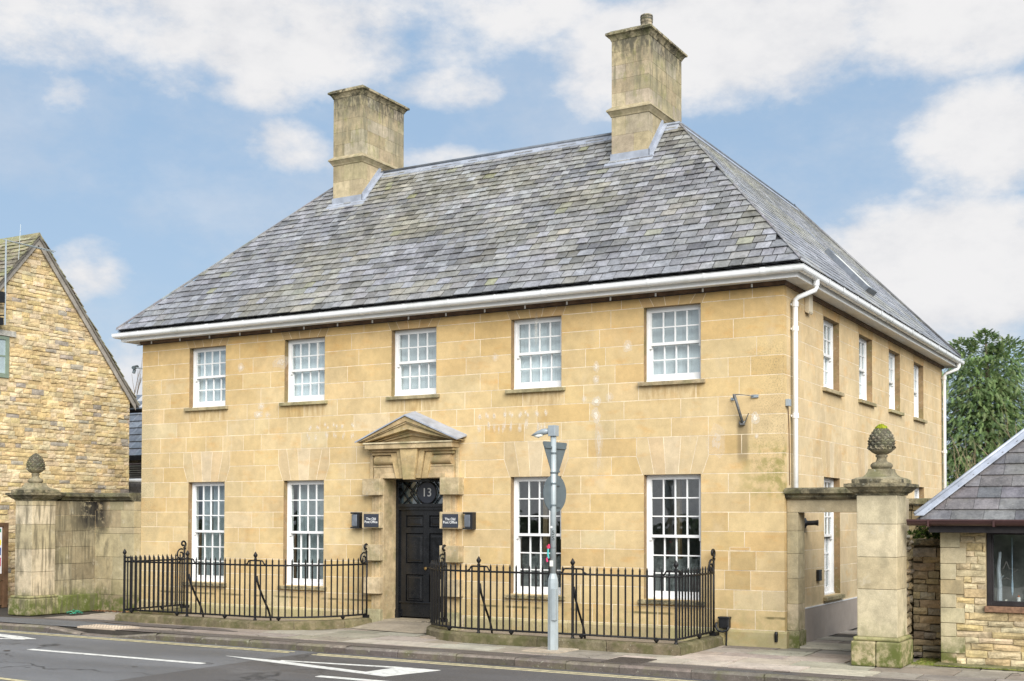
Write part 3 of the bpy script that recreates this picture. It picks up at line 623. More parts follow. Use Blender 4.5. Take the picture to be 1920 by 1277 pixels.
# ---- windows
def ubox(m, T, u0, u1, d0, d1, z0, z1, c=(1, 1, 1)):
    m.hexa([T(u0, d0, z0), T(u1, d0, z0), T(u1, d0, z1), T(u0, d0, z1), T(u0, d1, z0), T(u1, d1, z0), T(u1, d1, z1), T(u0, d1, z1)], c)
PANES = {}
def pane(T, key, uc, d, zc, w, h, par):
    k = (key, round(w, 3), round(h, 3)); p = T(uc, d, zc-h/2)
    if k in PANES: return dup(PANES[k], p, par)
    m = MB(); ubox(m, T, uc-w/2, uc+w/2, d-.002, d+.002, zc-h/2, zc+h/2); o = m.build('pane', 'glass', par); PANES[k] = o; return o
def make_window(T, key, uc, hw, z0, z1, rows, parent, sillmat='sill', single=True, back='blind', gap=0.):
    rec = .102; m = MB()
    ubox(m, T, uc-hw-.01, uc-hw+.034, rec, rec+.14, z0-.01, z1+.01); ubox(m, T, uc+hw-.034, uc+hw+.01, rec, rec+.14, z0-.01, z1+.01)
    ubox(m, T, uc-hw+.034, uc+hw-.034, rec, rec+.14, z1-.032, z1+.01)
    m.hexa([T(uc-hw+.0, rec-.012, z0-.005), T(uc+hw-.0, rec-.012, z0-.005), T(uc+hw-.0, rec-.012, z0+.022), T(uc-hw+.0, rec-.012, z0+.022), T(uc-hw+.034, rec+.14, z0-.005), T(uc+hw-.034, rec+.14, z0-.005), T(uc+hw-.034, rec+.14, z0+.045), T(uc-hw+.034, rec+.14, z0+.045)])
    win = m.build('window', 'white', parent)
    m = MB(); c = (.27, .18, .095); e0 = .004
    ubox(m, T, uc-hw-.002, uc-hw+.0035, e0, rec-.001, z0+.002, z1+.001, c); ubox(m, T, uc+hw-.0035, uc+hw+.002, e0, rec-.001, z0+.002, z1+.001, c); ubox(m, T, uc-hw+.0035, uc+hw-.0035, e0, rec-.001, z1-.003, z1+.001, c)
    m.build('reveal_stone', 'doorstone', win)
    zi0, zi1 = z0+.03, z1-.032; zm = (zi0+zi1)/2+.012; st = .042; ia, ib = uc-hw+.034, uc+hw-.034
    def sash(za, zb, d, brail, trail, horns):
        s = MB(); da, db = d, d+.04
        ubox(s, T, ia, ia+st, da, db, za, zb); ubox(s, T, ib-st, ib, da, db, za, zb)
        ubox(s, T, ia+st, ib-st, da+.0005, db, za, za+brail); ubox(s, T, ia+st, ib-st, da+.0005, db, zb-trail, zb)
        ga, gb, gz0, gz1 = ia+st, ib-st, za+brail, zb-trail; bw = .019
        for k in range(1, 4):
            uu = ga+(gb-ga)*k/4; ubox(s, T, uu-bw/2, uu+bw/2, da+.006, db-.004, gz0, gz1)
        for k in range(1, rows):
            zz = gz0+(gz1-gz0)*k/rows; ubox(s, T, ga, gb, da+.0065, db-.0045, zz-bw/2, zz+bw/2)
        if horns:
            for ua in (ia, ib-st): ubox(s, T, ua+.002, ua+st-.002, da+.002, db-.002, za-.045, za)
        o = s.build('sash', 'white', win)
        pw, ph = (gb-ga)/4-bw, (gz1-gz0)/rows-bw
        if single:
            for i in range(4):
                for k in range(rows): pane(T, key, ga+(gb-ga)*(i+.5)/4, d+.022, gz0+(gz1-gz0)*(k+.5)/rows, pw+.012, ph+.012, win)
        else:
            g = MB(); ubox(g, T, ga, gb, d+.02, d+.024, gz0, gz1); g.build('glazing', 'glass', win)
    sash(zm-.022, zi1, rec+.012, .042, .04, True); sash(zi0, zm+.018, rec+.056, .085, .04, False)
    s = MB(); zs = z0; pr = .062; e = .075
    s.prism([T(uc-hw-e, -pr, zs-.07), T(uc-hw-e, -pr, zs-.012), T(uc-hw-e, rec+.02, zs-.0025), T(uc-hw-e, rec+.02, zs-.07)],
            [T(uc+hw+e, -pr, zs-.07), T(uc+hw+e, -pr, zs-.012), T(uc+hw+e, rec+.02, zs-.0025), T(uc+hw+e, rec+.02, zs-.07)], vary((.36, .30, .175), .1))
    s.build('sill', sillmat, win, bevel=.006)
    if back == 'blind':
        b = MB(); n = 12; zz0, zz1 = z0+.05, z1-.04
        for i in range(n):
            ua, ub = ia+(ib-ia)*i/n, ia+(ib-ia)*(i+1)/n; ubox(b, T, ua+.001, ub-.001, rec+.15+.004*(i % 2), rec+.156+.004*(i % 2), zz0, zz1)
        b.build('blind', 'blind', win)
    elif back == 'net':
        b = MB(); n = 22; pts = []
        for i in range(n+1): pts.append((ia+(ib-ia)*i/n, rec+.24+.03*math.sin(i*2.1)+R.uniform(-.008, .008)))
        for i in range(n):
            if i % 7 == 6: continue
            b.hexa([T(pts[i][0], pts[i][1], z0), T(pts[i+1][0], pts[i+1][1], z0), T(pts[i+1][0], pts[i+1][1], z1), T(pts[i][0], pts[i][1], z1), T(pts[i][0], pts[i][1]+.004, z0), T(pts[i+1][0], pts[i+1][1]+.004, z0), T(pts[i+1][0], pts[i+1][1]+.004, z1), T(pts[i][0], pts[i][1]+.004, z1)])
        b.build('net_curtain', 'sheer', win)
    elif back == 'post':
        b = MB()
        for uu in (.27, .74): ubox(b, T, ia+(ib-ia)*uu, ia+(ib-ia)*(uu+.09), rec+.5, rec+.58, z0-.2, z1+.1)
        b.build('curtain', 'beigepost', win)
        b = MB(); n = 18  # added pleated panel, painted grey in place of reflections in the lower panes
        for i in range(n):
            ua, ub = ia+(ib-ia)*i/n, ia+(ib-ia)*(i+1)/n; ubox(b, T, ua, ub, rec+.22+.012*(i % 2), rec+.226+.012*(i % 2), z0+.05, z0+.62+.03*math.sin(i*1.3))
        b.build('reflection_panel', 'reflgrey', win)
    return win
for i, x in enumerate(WX): make_window(FR, 'f', x, HW, ZB, ZT, 2, house)
for i in (0, 1, 3, 4): make_window(FR, 'f', WX[i], HW, LB, LT, 3, house, sillmat='coping', back='net' if i < 2 else 'post')
for i, y in enumerate(SY): make_window(SD, 's', y, SHW, ZB, ZT, 2, house, single=i < 3)
for i in (0, 1, 3): make_window(SD, 's', SY[i], SHW, LB, LT, 3, house, single=False, back='net' if i else 'post')

# ---- cornice board, soffit, fascia, gutters (mitred round the corners)
def sweep(prof, path, c=(1, 1, 1), close=True):
    m = MB(); n = len(prof); rings = [[fn(o, z) for (o, z) in prof] for fn in path]
    i0 = 0
    for g in rings: m.v += g
    for i in range(len(rings)-1):
        for k in range(n if close else n-1):
            m.f.append((i*n+k, i*n+(k+1) % n, (i+1)*n+(k+1) % n, (i+1)*n+k)); m.c.append(c)
    if close:
        m.f.append(tuple(range(n-1, -1, -1))); m.c.append(c); m.f.append(tuple((len(rings)-1)*n+k for k in range(n))); m.c.append(c)
    return m
EP = [lambda o, z: (XL-o, 5.3, z), lambda o, z: (XL-o, -o, z), lambda o, z: (o, -o, z), lambda o, z: (o, DEP+o, z), lambda o, z: (-5.3, DEP+o, z)]
sweep([(.0, 5.135), (.028, 5.135), (.028, 5.15), (.04, 5.165), (.04, 5.1965), (.0, 5.1985)], EP).build('cornice_board', 'brown', house)
sweep([(-.02, 5.200), (.0, 5.200), (.262, 5.186), (.262, 5.215), (-.02, 5.225)], EP).build('soffit', 'soffit', house)
sweep([(.262, 5.178), (.284, 5.178), (.284, 5.360), (.262, 5.360)], EP).build('fascia', 'white', house)
gp = [(.285+.058+.058*math.cos(a), 5.362+.062*math.sin(a)-(.0)) for a in [PI+PI*k/8 for k in range(9)]]
gp = [(o, z-.046) for o, z in [(.287, 5.366), (.287, 5.33)]+[(.347+.060*math.cos(a), 5.335+.055*math.sin(a)) for a in [PI+PI*k/8 for k in range(1, 8)]]+[(.407, 5.335), (.407, 5.362), (.411, 5.366), (.411, 5.372), (.400, 5.372), (.400, 5.34), (.347, 5.30), (.295, 5.34), (.295, 5.366)]]
sweep(gp, EP).build('gutter', 'upvc', house, smooth=False)
gb = MB(); gprof = [(.283, 5.332)]+[(.347+.066*math.cos(a), 5.289+.061*math.sin(a)) for a in [PI+PI*k/8 for k in range(0, 9)]]+[(.415, 5.332)]
def bracket(T, u, w=.035):
    m = MB(); n = len(gprof)
    for k in range(n-1):
        (o0, z0), (o1, z1) = gprof[k], gprof[k+1]; m.poly([T(u-w, -o0, z0), T(u+w, -o0, z0), T(u+w, -o1, z1), T(u-w, -o1, z1)])
    return m
x = XL+.3; first = None; k = 0
while x < .2:
    b = bracket(FR, x, .04 if k % 4 == 2 else .018); b.build('gutter_bracket', 'upvc', house); x += .87; k += 1
y = .9
while y < DEP: bracket(SD, y, .04 if k % 3 == 1 else .018).build('gutter_bracket', 'upvc', house); y += .8; k += 1
clip = None; x = XL+.28
while x < 0:
    if clip is None: m = MB(); m.box(x-.012, x+.012, -.052, -.041, 5.135, 5.185); clip = m.build('cable_clip', 'white', house)
    else: dup(clip, (x, -.0465, 5.135), house)
    x += .745
m = MB(); m.tube([(XL-.12, -.036, 5.125)]+[(XL+.2+i*.745, -.036, 5.128) for i in range(17)]+[(.03, -.036, 5.128)], .006, 5); m.build('eaves_cable', 'plastic', house)
# downpipes
def pipe(pts, par, collars, out):
    m = MB(); m.tube(pts, .036, 10); p = m.build('downpipe', 'upvc', par, smooth=True)
    for z, (px_, py_) in collars:
        q = MB(); q.lathe([(.047, z-.035), (.047, z+.035)], px_, py_, 10); q.box(px_-.062, px_-.02, py_-.02, py_+.02, z-.014, z+.014); q.build('pipe_collar', 'upvc', p)
    q = MB(); q.lathe([(.044, 5.16), (.044, 5.28)], out[0], out[1], 10); q.build('gutter_outlet', 'upvc', p)
px0, py0 = .075, .30
pipe([(.347, .42, 5.30), (.347, .42, 5.14), (.335, .415, 5.10), (.11, .32, 5.00), (px0, .30, 4.96), (px0, .30, 4.9), (px0, .30, .12)], house, [(4.90, (px0, .3)), (4.55, (px0, .3)), (3.30, (px0, .3)), (1.5, (px0, .3))], (.347, .42))
py1 = DEP-.12
pipe([(.347, py1+.15, 5.30), (.347, py1+.15, 5.16), (.33, py1+.14, 5.12), (.11, py1+.02, 5.02), (px0, py1, 4.98), (px0, py1, .1)], house, [(4.92, (px0, py1)), (3.3, (px0, py1)), (2.3, (px0, py1))], (.347, py1+.15))

# ---- roof
EV, ZE, ZR, RY = .335, 5.41, 8.575, 2.65
AL, AR, BB = Vector((-9.82, RY, ZR)), Vector((-2.65, RY, ZR)), Vector((-2.65, 9.25, ZR))
FLc, FRc, BRc = Vector((XL-EV, -EV, ZE)), Vector((EV, -EV, ZE)), Vector((EV, DEP+EV, ZE))
BL2, VAL, LB2 = Vector((-5.63, DEP+EV, ZE)), Vector((-5.63, 5.63, ZE)), Vector((XL-EV, 5.63, ZE))
dn_ = Vector((0, 0, -.03))
m = MB(); gcol = (.05, .05, .055)
for f in ([FLc, FRc, AR, AL], [FRc, BRc, BB, AR], [BRc, BL2, BB], [BL2, VAL, AR, BB], [VAL, LB2, AL, AR], [LB2, FLc, AL]): m.poly([p+dn_ for p in f], gcol)
m.poly([p+dn_+Vector((0, 0, -.02)) for p in (FLc, LB2, VAL, BL2, BRc, FRc)], gcol)
roof = m.build('roof', 'slate', house)
PS = [((.142, .144, .150), 9), ((.176, .178, .184), 9), ((.118, .119, .125), 6), ((.215, .218, .227), 6), ((.29, .295, .305), 3), ((.175, .17, .15), 4), ((.15, .14, .13), 4), ((.075, .075, .08), 2), ((.18, .18, .145), 2)]
PSX = [c for c, w in PS for _ in range(w)]
def slates(O, U, V, width_at, smax, uoff, lightup, g0=.178, g1=.138, tail=.025, lift=1.):
    """courses from the eaves upward: O eaves origin, U along, V up the slope; width_at(s) gives (ua, ub)"""
    Nn = U.cross(V).normalized(); out = []; s = -.03; rowi = 0; prev = []; wat = lambda q: width_at(min(max(0., q), smax))
    while s < smax-.05:
        t = max(0, s)/smax; g = g0+(g1-g0)*t; s1 = s+g
        ua, ub = wat(s); u = ua-R.uniform(0, .12); js = []
        while u < ub-.03:
            for _ in range(8):
                w = R.uniform(.17, .30)*(1-.22*t); q = u+w
                if all(abs(q-p) > .035 for p in prev): break
            if q > ub-.10: q = ub+.03
            js.append(q)
            sv = s1+.03; (pa0, pb0), (pa1, pb1) = wat(s), wat(sv)
            a, b = max(u+.0068, pa0), min(q-.0068, pb0); a1, b1 = max(u+.0068, pa1), min(q-.0068, pb1)
            if b-a > .015 and b1-a1 > -.02:
                if b1 < a1: a1 = b1 = (a1+b1)/2
                # weathering runs over the slope in patches: lavender grey, olive brown where lichen holds, paler towards the ridge
                k1 = MN.noise(Vector((u*.55+3.1, s*.95+lift*7, 1.7)))+.5*MN.noise(Vector((u*1.5, s*2.2, 4.2))); k2 = MN.noise(Vector((u*.8-s*.5+9, s*1.1, 8.3)))
                to = max(0., min(1., .42+k1*1.1+(t-.45)*.35+R.uniform(-.22, .22))); c = mixt((.216, .219, .236), (.228, .218, .182), to)
                br_ = (1+.32*k2)*R.choice((.66, .8, .88, .95, 1., 1., 1.06, 1.15, 1.28)); c = tuple(x*br_ for x in c)
                if lightup and t > .55 and R.random() < (t-.45)*.8: c = mixt(c, R.choice(((.34, .345, .345), (.29, .285, .26), (.31, .31, .30))), R.uniform(.5, 1.))
                if lightup and t < .35 and R.random() < .22: c = mixt(c, (.27, .275, .30), R.uniform(.4, 1.))
                c = vary(c, .06)
                if R.random() < .022: c = mixt(c, (.24, .24, .13), R.uniform(.4, .9))
                if R.random() < .0012: c = (.27, .245, .12)
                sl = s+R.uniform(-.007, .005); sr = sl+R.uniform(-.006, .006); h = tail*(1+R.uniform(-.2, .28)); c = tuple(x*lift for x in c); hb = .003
                ja, jb = R.uniform(-.004, .004), R.uniform(-.004, .004)
                P = lambda uu, ss, hh: tuple(O+U*uu+V*ss+Nn*hh)
                top = [P(a, sl, h), P(b, sr, h+R.uniform(-.002, .002)), P(b1, sv, hb), P(a1, sv, hb)]
                bot = [P(a, sl, h-.013), P(b, sr, h-.013), P(b1, sv, hb-.006), P(a1, sv, hb-.006)]
                mm = MB(); mm.faces(top+bot, [(0, 1, 2, 3), (4, 5, 1, 0), (5, 6, 2, 1), (7, 4, 0, 3)], c); out.append(mm)
            u = q
        prev = js; s = s1; rowi += 1
    return out
Vf = (Vector((0, RY+EV, ZR-ZE))); SL = Vf.length; Vf.normalize()
wf = lambda s: ((AL.x-FLc.x)*s/SL, (FRc.x-FLc.x)-(FRc.x-AR.x)*s/SL)
skip_ch = [(-9.67, -8.93), (-3.67, -2.94)]
fs = slates(FLc, Vector((1, 0, 0)), Vf, wf, SL, 0, True)
Vs = Vector((-(EV+2.65), 0, ZR-ZE)); SLs = Vs.length; Vs.normalize()
ws = lambda s: ((AR.y+EV)*s/SLs, (DEP+2*EV)-(BRc.y-BB.y)*s/SLs)
ss_ = slates(FRc, Vector((0, 1, 0)), Vs, ws, SLs, 0, False, tail=.011, lift=1.25)  # side slope tint raised: its sky sheen is partly put into the colour
emit(fs+ss_, 'slate', 'roof_slates', 'slate', roof, house, 300, lambda m: piece_area(m)+(6 if m in ss_set else 0)) if False else None
for m in fs: m.k = 0
for m in ss_: m.k = 6
emit(fs+ss_, 'slate', 'roof_slates', 'slate', roof, house, 300, lambda m: piece_area(m)+m.k)
# back hip slates (joined), ridge and hip leads
bh = slates(BRc, Vector((-1, 0, 0)), (BB-(BRc+BL2)/2).normalized(), lambda s: (2.98*s/3.99, 5.965-2.98*s/3.99), 3.99, 0, False)
q = MB()
for m in bh:
    i = len(q.v); q.v += m.v; q.f += [tuple(i+k for k in f) for f in m.f]; q.c += m.c
q.build('rear_hip_slates', 'slate', house, kind='stuff')
def lead_strip(p, q_, side, w, lift=.022, name='ridge_lead', mat='lead'):
    m = MB(); p, q_ = Vector(p), Vector(q_); n = 7
    d = side.normalized()*w; L = Vector((0, 0, lift)); L2 = Vector((0, 0, lift*.8)) 
    m.hexa([tuple(p+L), tuple(q_+L), tuple(q_+d+L), tuple(p+d+L), tuple(p+L-Vector((0, 0, .015))), tuple(q_+L-Vector((0, 0, .015))), tuple(q_+d+L-Vector((0, 0, .015))), tuple(p+d+L-Vector((0, 0, .015)))])
    return m.build(name, mat, roof)
up_ = Vector((0, 0, .015))
segs = [(-9.3+i*(6.65/5), -9.3+(i+1)*(6.65/5)) for i in range(5)]
for a, b in segs: lead_strip((a+.004, RY, ZR+.012), (b-.004, RY, ZR+.012), -Vf, .16)
lead_strip((-9.3, RY, ZR+.012), (-2.65, RY, ZR+.012), Vector((0, Vf.y, -Vf.z)), .16)
m = MB(); m.tube([AL+Vector((.2, 0, .04)), AR+Vector((0, 0, .04))], .032, 8); m.build('ridge_roll', 'leaddark', roof, smooth=True)
for i in range(4): lead_strip(AR+Vector((0, 6.6*i/4+.004, .012)), AR+Vector((0, 6.6*(i+1)/4-.004, .012)), -Vs, .14)
m = MB(); m.tube([AR+Vector((0, 0, .035)), BB+Vector((0, 0, .035))], .026, 8); m.build('ridge_roll', 'leaddark', roof, smooth=True)
m = MB(); m.tube([BB+Vector((0, 0, .03)), BRc+Vector((0, 0, .03))], .03, 8); m.c = [(.13, .132, .138)]*len(m.c); m.build('hip_roll', 'slate', roof, smooth=True)
for pa_, pb_ in ((FRc, AR), (FLc, AL)):
    nn_ = Vector((0, -Vf.z, Vf.y))*.5+Vector((Vf.z if pa_ is FRc else -Vf.z, 0, Vf.y))*.5
    m = MB(); p0_, p1_ = pa_+nn_*.024, pb_+nn_*.020; N_ = 26
    for k in range(N_):
        m.tube([p0_.lerp(p1_, k/N_), p0_.lerp(p1_, (k+.98)/N_)], .022, 5, vary((.21, .21, .215), .2))
    m.build('hip_soakers', 'slate', roof)
# rooflight on the side slope
def onS(y, s, h): return tuple(FRc+Vector((0, y+EV, 0))+Vs*s+(Vector((0, 1, 0)).cross(Vs).normalized())*h)
sk = MB()
y0, y1, s0, s1 = 4.75, 5.35, .55, 1.60
for (ya, yb, sa, sb2) in ((y0, y0+.07, s0, s1), (y1-.07, y1, s0, s1), (y0+.07, y1-.07, s0, s0+.07), (y0+.07, y1-.07, s1-.07, s1)):
    sk.hexa([onS(ya, sa, .0), onS(yb, sa, .0), onS(yb, sb2, .0), onS(ya, sb2, .0), onS(ya, sa, .10), onS(yb, sa, .10), onS(yb, sb2, .10), onS(ya, sb2, .10)])
rl = sk.build('rooflight', 'leaddark', roof)
g = MB(); g.hexa([onS(y0+.07, s0+.07, .085), onS(y1-.07, s0+.07, .085), onS(y1-.07, s1-.07, .085), onS(y0+.07, s1-.07, .085), onS(y0+.07, s0+.07, .096), onS(y1-.07, s0+.07, .096), onS(y1-.07, s1-.07, .096), onS(y0+.07, s1-.07, .096)]); g.build('rooflight_glass', 'lamplens', rl)

# ---- chimneys
def chimney(x0, x1, y0, y1, pot):
    c = MB(); c.box(x0+.006, x1-.006, y0+.006, y1-.006, 7.1, 10.02, (.36, .31, .21)); ch = c.build('chimney', 'mortar', house)
    PC = [(.42, .345, .215), (.38, .315, .20), (.45, .375, .245), (.36, .30, .185), (.42, .36, .26)]
    zs = [7.4, 7.72, 8.04, 8.36, 8.69, 8.85, 9.09, 9.33, 9.57, 9.80, 10.03]
    for k in range(len(zs)-1):
        if k == 4: continue
        za, zb = zs[k], zs[k+1]
        sx = x0+(x1-x0)*(.38 if k % 2 else .6)
        for (a, b) in ((x0, sx), (sx, x1)):
            m = MB(); m.box(a+.0015, b-.0015, y0+R.uniform(-.001, .001), y0+.17, za+.0015, zb-.0015, vary(R.choice(PC), .08)); m.build('chimney_stone', 'chimney', ch)
        cuts = [y0+.172, y0+(.55 if k % 2 else .75), y0+(1.05 if k % 2 else 1.2), y1]
        for a, b in zip(cuts, cuts[1:]):
            m = MB(); m.box(x1-.17, x1+R.uniform(-.001, .001), a+.0015, b-.0015, za+.0015, zb-.0015, vary(R.choice(PC), .08)); m.build('chimney_stone', 'chimney', ch)
    def ring(prof, name):
        P = [lambda o, z: (x0-o, y0-o, z), lambda o, z: (x1+o, y0-o, z), lambda o, z: (x1+o, y1+o, z), lambda o, z: (x0-o, y1+o, z), lambda o, z: (x0-o, y0-o, z)]
        m = sweep(prof, P, (.40, .34, .22)); m.build(name, 'coping' if name == 'chimney_cap' else 'doorstone', ch)
    ring([(-.05, 8.685), (.012, 8.685), (.022, 8.71), (.06, 8.765), (.075, 8.775), (.07, 8.80), (.0, 8.86), (-.05, 8.86)], 'string_band')
    ring([(-.05, 10.0), (.008, 10.0), (.02, 10.03), (.05, 10.075), (.085, 10.09), (.085, 10.125), (.03, 10.16), (-.05, 10.16)], 'chimney_cap')
    bx('chimney_top', 'coping', ch, x0-.02, x1+.02, y0-.02, y1+.02, 10.10, 10.17, (.4, .35, .25))
    # lead apron and stepped side flashing
    zf = ZE+(y0+EV)*(ZR-ZE)/(RY+EV)
    m = MB(); m.box(x0-.02, x1+.02, y0-.012, y0-.002, zf-.02, zf+.13); m.build('lead_flashing', 'lead', ch)
    m = MB(); a = Vector((x0-.10, y0-.004, zf+.025)); b = Vector((x1+.10, y0-.004, zf+.025)); d = -Vf*.15
    m.hexa([tuple(a), tuple(b), tuple(b+d), tuple(a+d), tuple(a-Vector((0, 0, .012))), tuple(b-Vector((0, 0, .012))), tuple(b+d-Vector((0, 0, .012))), tuple(a+d-Vector((0, 0, .012)))]); m.build('lead_apron', 'lead', ch)
    m = MB(); p0 = (x1+.003, y0-.01, zf); yr = RY-.02; zr = ZR+.02
    m.prism([(x1+.003, y0-.012, zf-.02), (x1+.003, yr, zr-.02), (x1+.003, yr+.0, zr+.16), (x1+.003, y0-.012, zf+.15)], [(x1+.014, y0-.012, zf-.02), (x1+.014, yr, zr-.02), (x1+.014, yr, zr+.16), (x1+.014, y0-.012, zf+.15)]); m.build('side_flashing', 'lead', ch)
    m = MB(); nrm = Vector((1, 0, 0)).cross(Vf).normalized()
    a = Vector((x1+.014, y0, zf))+nrm*.026; b = Vector((x1+.014, yr, zr-.01))+nrm*.026; e = Vector((.07, 0, 0))
    m.hexa([tuple(a), tuple(a+e), tuple(b+e), tuple(b), tuple(a-nrm*.01), tuple(a+e-nrm*.01), tuple(b+e-nrm*.01), tuple(b-nrm*.01)]); m.build('side_flashing', 'lead', ch)
    if pot:
        px_, py_ = -3.25, 2.6
        m = MB(); m.lathe([(.10, 10.16), (.10, 10.36), (.112, 10.365), (.112, 10.40), (.10, 10.405), (.10, 10.44), (.108, 10.445), (.108, 10.57), (.095, 10.58), (.085, 10.575), (.085, 10.45)], px_, py_, 16, (.44, .37, .26)); m.build('chimney_pot', 'chimney', ch)
        m = MB(); m.lathe([(.111, 10.49), (.111, 10.515)], px_, py_, 16, (.1, .1, .09)); m.lathe([(.111, 10.535), (.111, 10.555)], px_, py_, 16, (.1, .1, .09)); m.build('pot_louvre', 'coping', ch)
chimney(-3.652, -2.96, 2.03, 3.482, True)
chimney(-9.655, -8.955, 2.03, 3.42, False)
# ---- door surround
XD = -6.30
ds = thing('door_surround_tmp', (XD, 0, 0), None, None); ds.parent = house; ds.location = Vector((XD, 0, 0))-ORG[house.name]; ds.name = 'door_surround'; ORG['door_surround'] = Vector((XD, 0, 0))
SC1 = (.50, .385, .225); SC2 = (.47, .345, .185)
def dbx(name, x0, x1, y0, y1, z0, z1, c=SC1, bevel=.006): return bx(name, 'doorstone', ds, x0, x1, y0, y1, z0, z1, vary(c, .06), bevel)
for s in (-1, 1):
    def sx(a, b): return (XD-b, XD-a) if s < 0 else (XD+a, XD+b)
    a, b = sx(.592, .84); dbx('pilaster', a, b, -.06, .30, .0, 2.478)
    a, b = sx(.66, .76); dbx('pilaster_fillet', a, b, -.078, -.058, .14, 2.478)
    for (za, zb) in ((2.20, 2.48), (1.645, 1.92), (1.10, 1.37), (.545, .82)):
        a, b = sx(.598, .965); dbx('rustic_block', a, b, -.165, .02, za, zb, mixt(SC1, (.53, .44, .29), .5), .008)
    a, b = sx(.598, .93); dbx('rustic_base', a, b, -.15, .02, 0, .285, (.36, .33, .20), .008)
    # jamb stones deep in the reveal
    a, b = sx(.56, .598)
    # ears and frieze
    a, b = sx(.28, .83); dbx('frieze_back', a, b, -.03, .10, 2.482, 2.965, SC2)
    a, b = sx(.30, .80); dbx('lintel_step', a, b, -.065, -.028, 2.482, 2.67, SC1)
    a, b = sx(.30, .66); dbx('lintel_step', a, b, -.085, -.063, 2.482, 2.565, SC1)
    a, b = sx(.30, .80); dbx('frieze_fillet', a, b, -.075, -.028, 2.672, 2.70, SC1, .004)
    m = MB(); pr = [(-.03, 2.702)]+[(-.03-.085*math.sin(t), 2.785-.083*math.cos(t)) for t in [PI*k/10 for k in range(1, 10)]]+[(-.03, 2.868)]
    a, b = sx(.30, .76); m.prism([(a, d, z) for d, z in pr], [(b, d, z) for d, z in pr], vary(SC2, .05)); m.build('cushion_frieze', 'doorstone', ds)
    a, b = sx(.28, .82); dbx('bed_mould', a, b, -.10, -.028, 2.872, 2.92, SC2, .01)
    a, b = sx(.28, .85); dbx('bed_mould', a, b, -.15, -.028, 2.922, 2.966, SC2, .01)
    a, b = sx(.83, .89); dbx('frieze_stop', a, b, -.05, .02, 2.482, 2.965, SC1)
# triple keystone
def wedge(b0, b1, t0, t1, y, z0, z1, c):
    m = MB(); f = [(XD+b0, z0), (XD+b1, z0), (XD+t1, z1), (XD+t0, z1)]
    m.prism([(u, y, z) for u, z in f], [(u, .02, z) for u, z in f], vary(c, .05)); m.build('keystone', 'doorstone', ds, bevel=.006)
wedge(-.105, .105, -.175, .175, -.20, 2.455, 2.965, (.52, .385, .20))
for s in (-1, 1):
    w = sorted([s*.113, s*.197]); t = sorted([s*.184, s*.282]); wedge(w[0], w[1], t[0], t[1], -.145, 2.478, 2.965, (.51, .38, .20))
    w = sorted([s*.206, s*.31]); t = sorted([s*.292, s*.42]); wedge(w[0], w[1], t[0], t[1], -.115, 2.478, 2.90, (.50, .37, .19))
# pediment
dbx('pediment_cornice', XD-.875, XD+.875, -.235, .02, 2.968, 3.05, SC1, .01)
dbx('pediment_cornice', XD-.895, XD+.895, -.255, .02, 3.052, 3.078, (.55, .47, .31), .004)
pa, pz0, pz1 = .965, 3.075, 3.475
def rake(s, y, lo, hi, c, name='raking_cornice', mat='doorstone', yb=.02, w=pa):
    # strip parallel to the slope between offsets lo..hi below the roof line
    sl = (pz1-pz0)/pa
    f = [(0, 3.50-lo), (0, 3.50-hi), (s*w, 3.50-hi-sl*w), (s*w, 3.50-lo-sl*w)]
    m = MB(); m.prism([(XD+u, y, max(z, 3.079)) for u, z in f], [(XD+u, yb, max(z, 3.079)) for u, z in f], vary(c, .04)); m.build(name, mat, ds)
for s in (-1, 1):
    rake(s, -.285, .0, .085, SC2, w=.985)
    rake(s, -.262, .085, .115, SC1, w=.96)
    rake(s, -.235, .115, .215, (.52, .39, .21), w=.93)
    rake(s, -.13, .20, .26, SC2, w=.8)
    rake(s, -.10, .255, .31, SC1, w=.7)
    m = MB(); sl = (pz1-pz0)/pa; f = [(0, 3.502), (0, 3.525), (s*1.02, 3.525-sl*1.02), (s*1.02, 3.502-sl*1.02)]
    m.prism([(XD+u, -.31, z) for u, z in f], [(XD+u, -.002, z+.075) for u, z in f]); m.build('pediment_lead', 'lead', ds)
    m = MB(); m.prism([(XD+u, -.006, z+.07) for u, z in f], [(XD+u, -.003, z+.13) for u, z in f]); 
m = MB(); m.prism([(XD-.8, -.06, 3.079), (XD+.8, -.06, 3.079), (XD, -.06, 3.38)], [(XD-.8, .02, 3.079), (XD+.8, .02, 3.079), (XD, .02, 3.38)], (.40, .30, .165)); m.build('tympanum', 'doorstone', ds)
# fanlight and door
fr = MB(); DY = .30
fr.box(DX0, DX0+.06, DY, DY+.12, .12, 2.48); fr.box(DX1-.06, DX1, DY, DY+.12, .12, 2.48); fr.box(DX0+.06, DX1-.06, DY, DY+.12, 2.43, 2.48); fr.box(DX0+.06, DX1-.06, DY-.03, DY+.12, 2.005, 2.06); fr.box(DX0+.06, DX1-.06, DY+.005, DY+.12, 1.955, 2.005)
dfr = fr.build('door_frame', 'door', house, bevel=.004)
for s, a, b in ((0, DX0-.012, DX0+.075), (1, DX1-.075, DX1+.012)): bx('plinth_block', 'door', dfr, a, b, DY-.02, DY+.1, .118, .26)
m = MB(); m.box(DX0+.06, DX1-.06, DY+.075, DY+.079, 2.06, 2.43); m.build('fanlight_glass', 'glass', dfr)
bx('fanlight_backing', 'signback', dfr, DX0+.06, DX1-.06, DY+.09, DY+.10, 2.06, 2.43)
m = MB(); m.box(DX0-.2, DX1+.2, DY+.5, DY+.52, 0, 2.6); m.build('hall_wall', 'room', dfr)
fl = MB(); xc, zc = XD, 2.245
ov = [(xc+.20*math.cos(t), DY+.05, zc+.19*math.sin(t)) for t in [2*PI*k/28 for k in range(29)]]
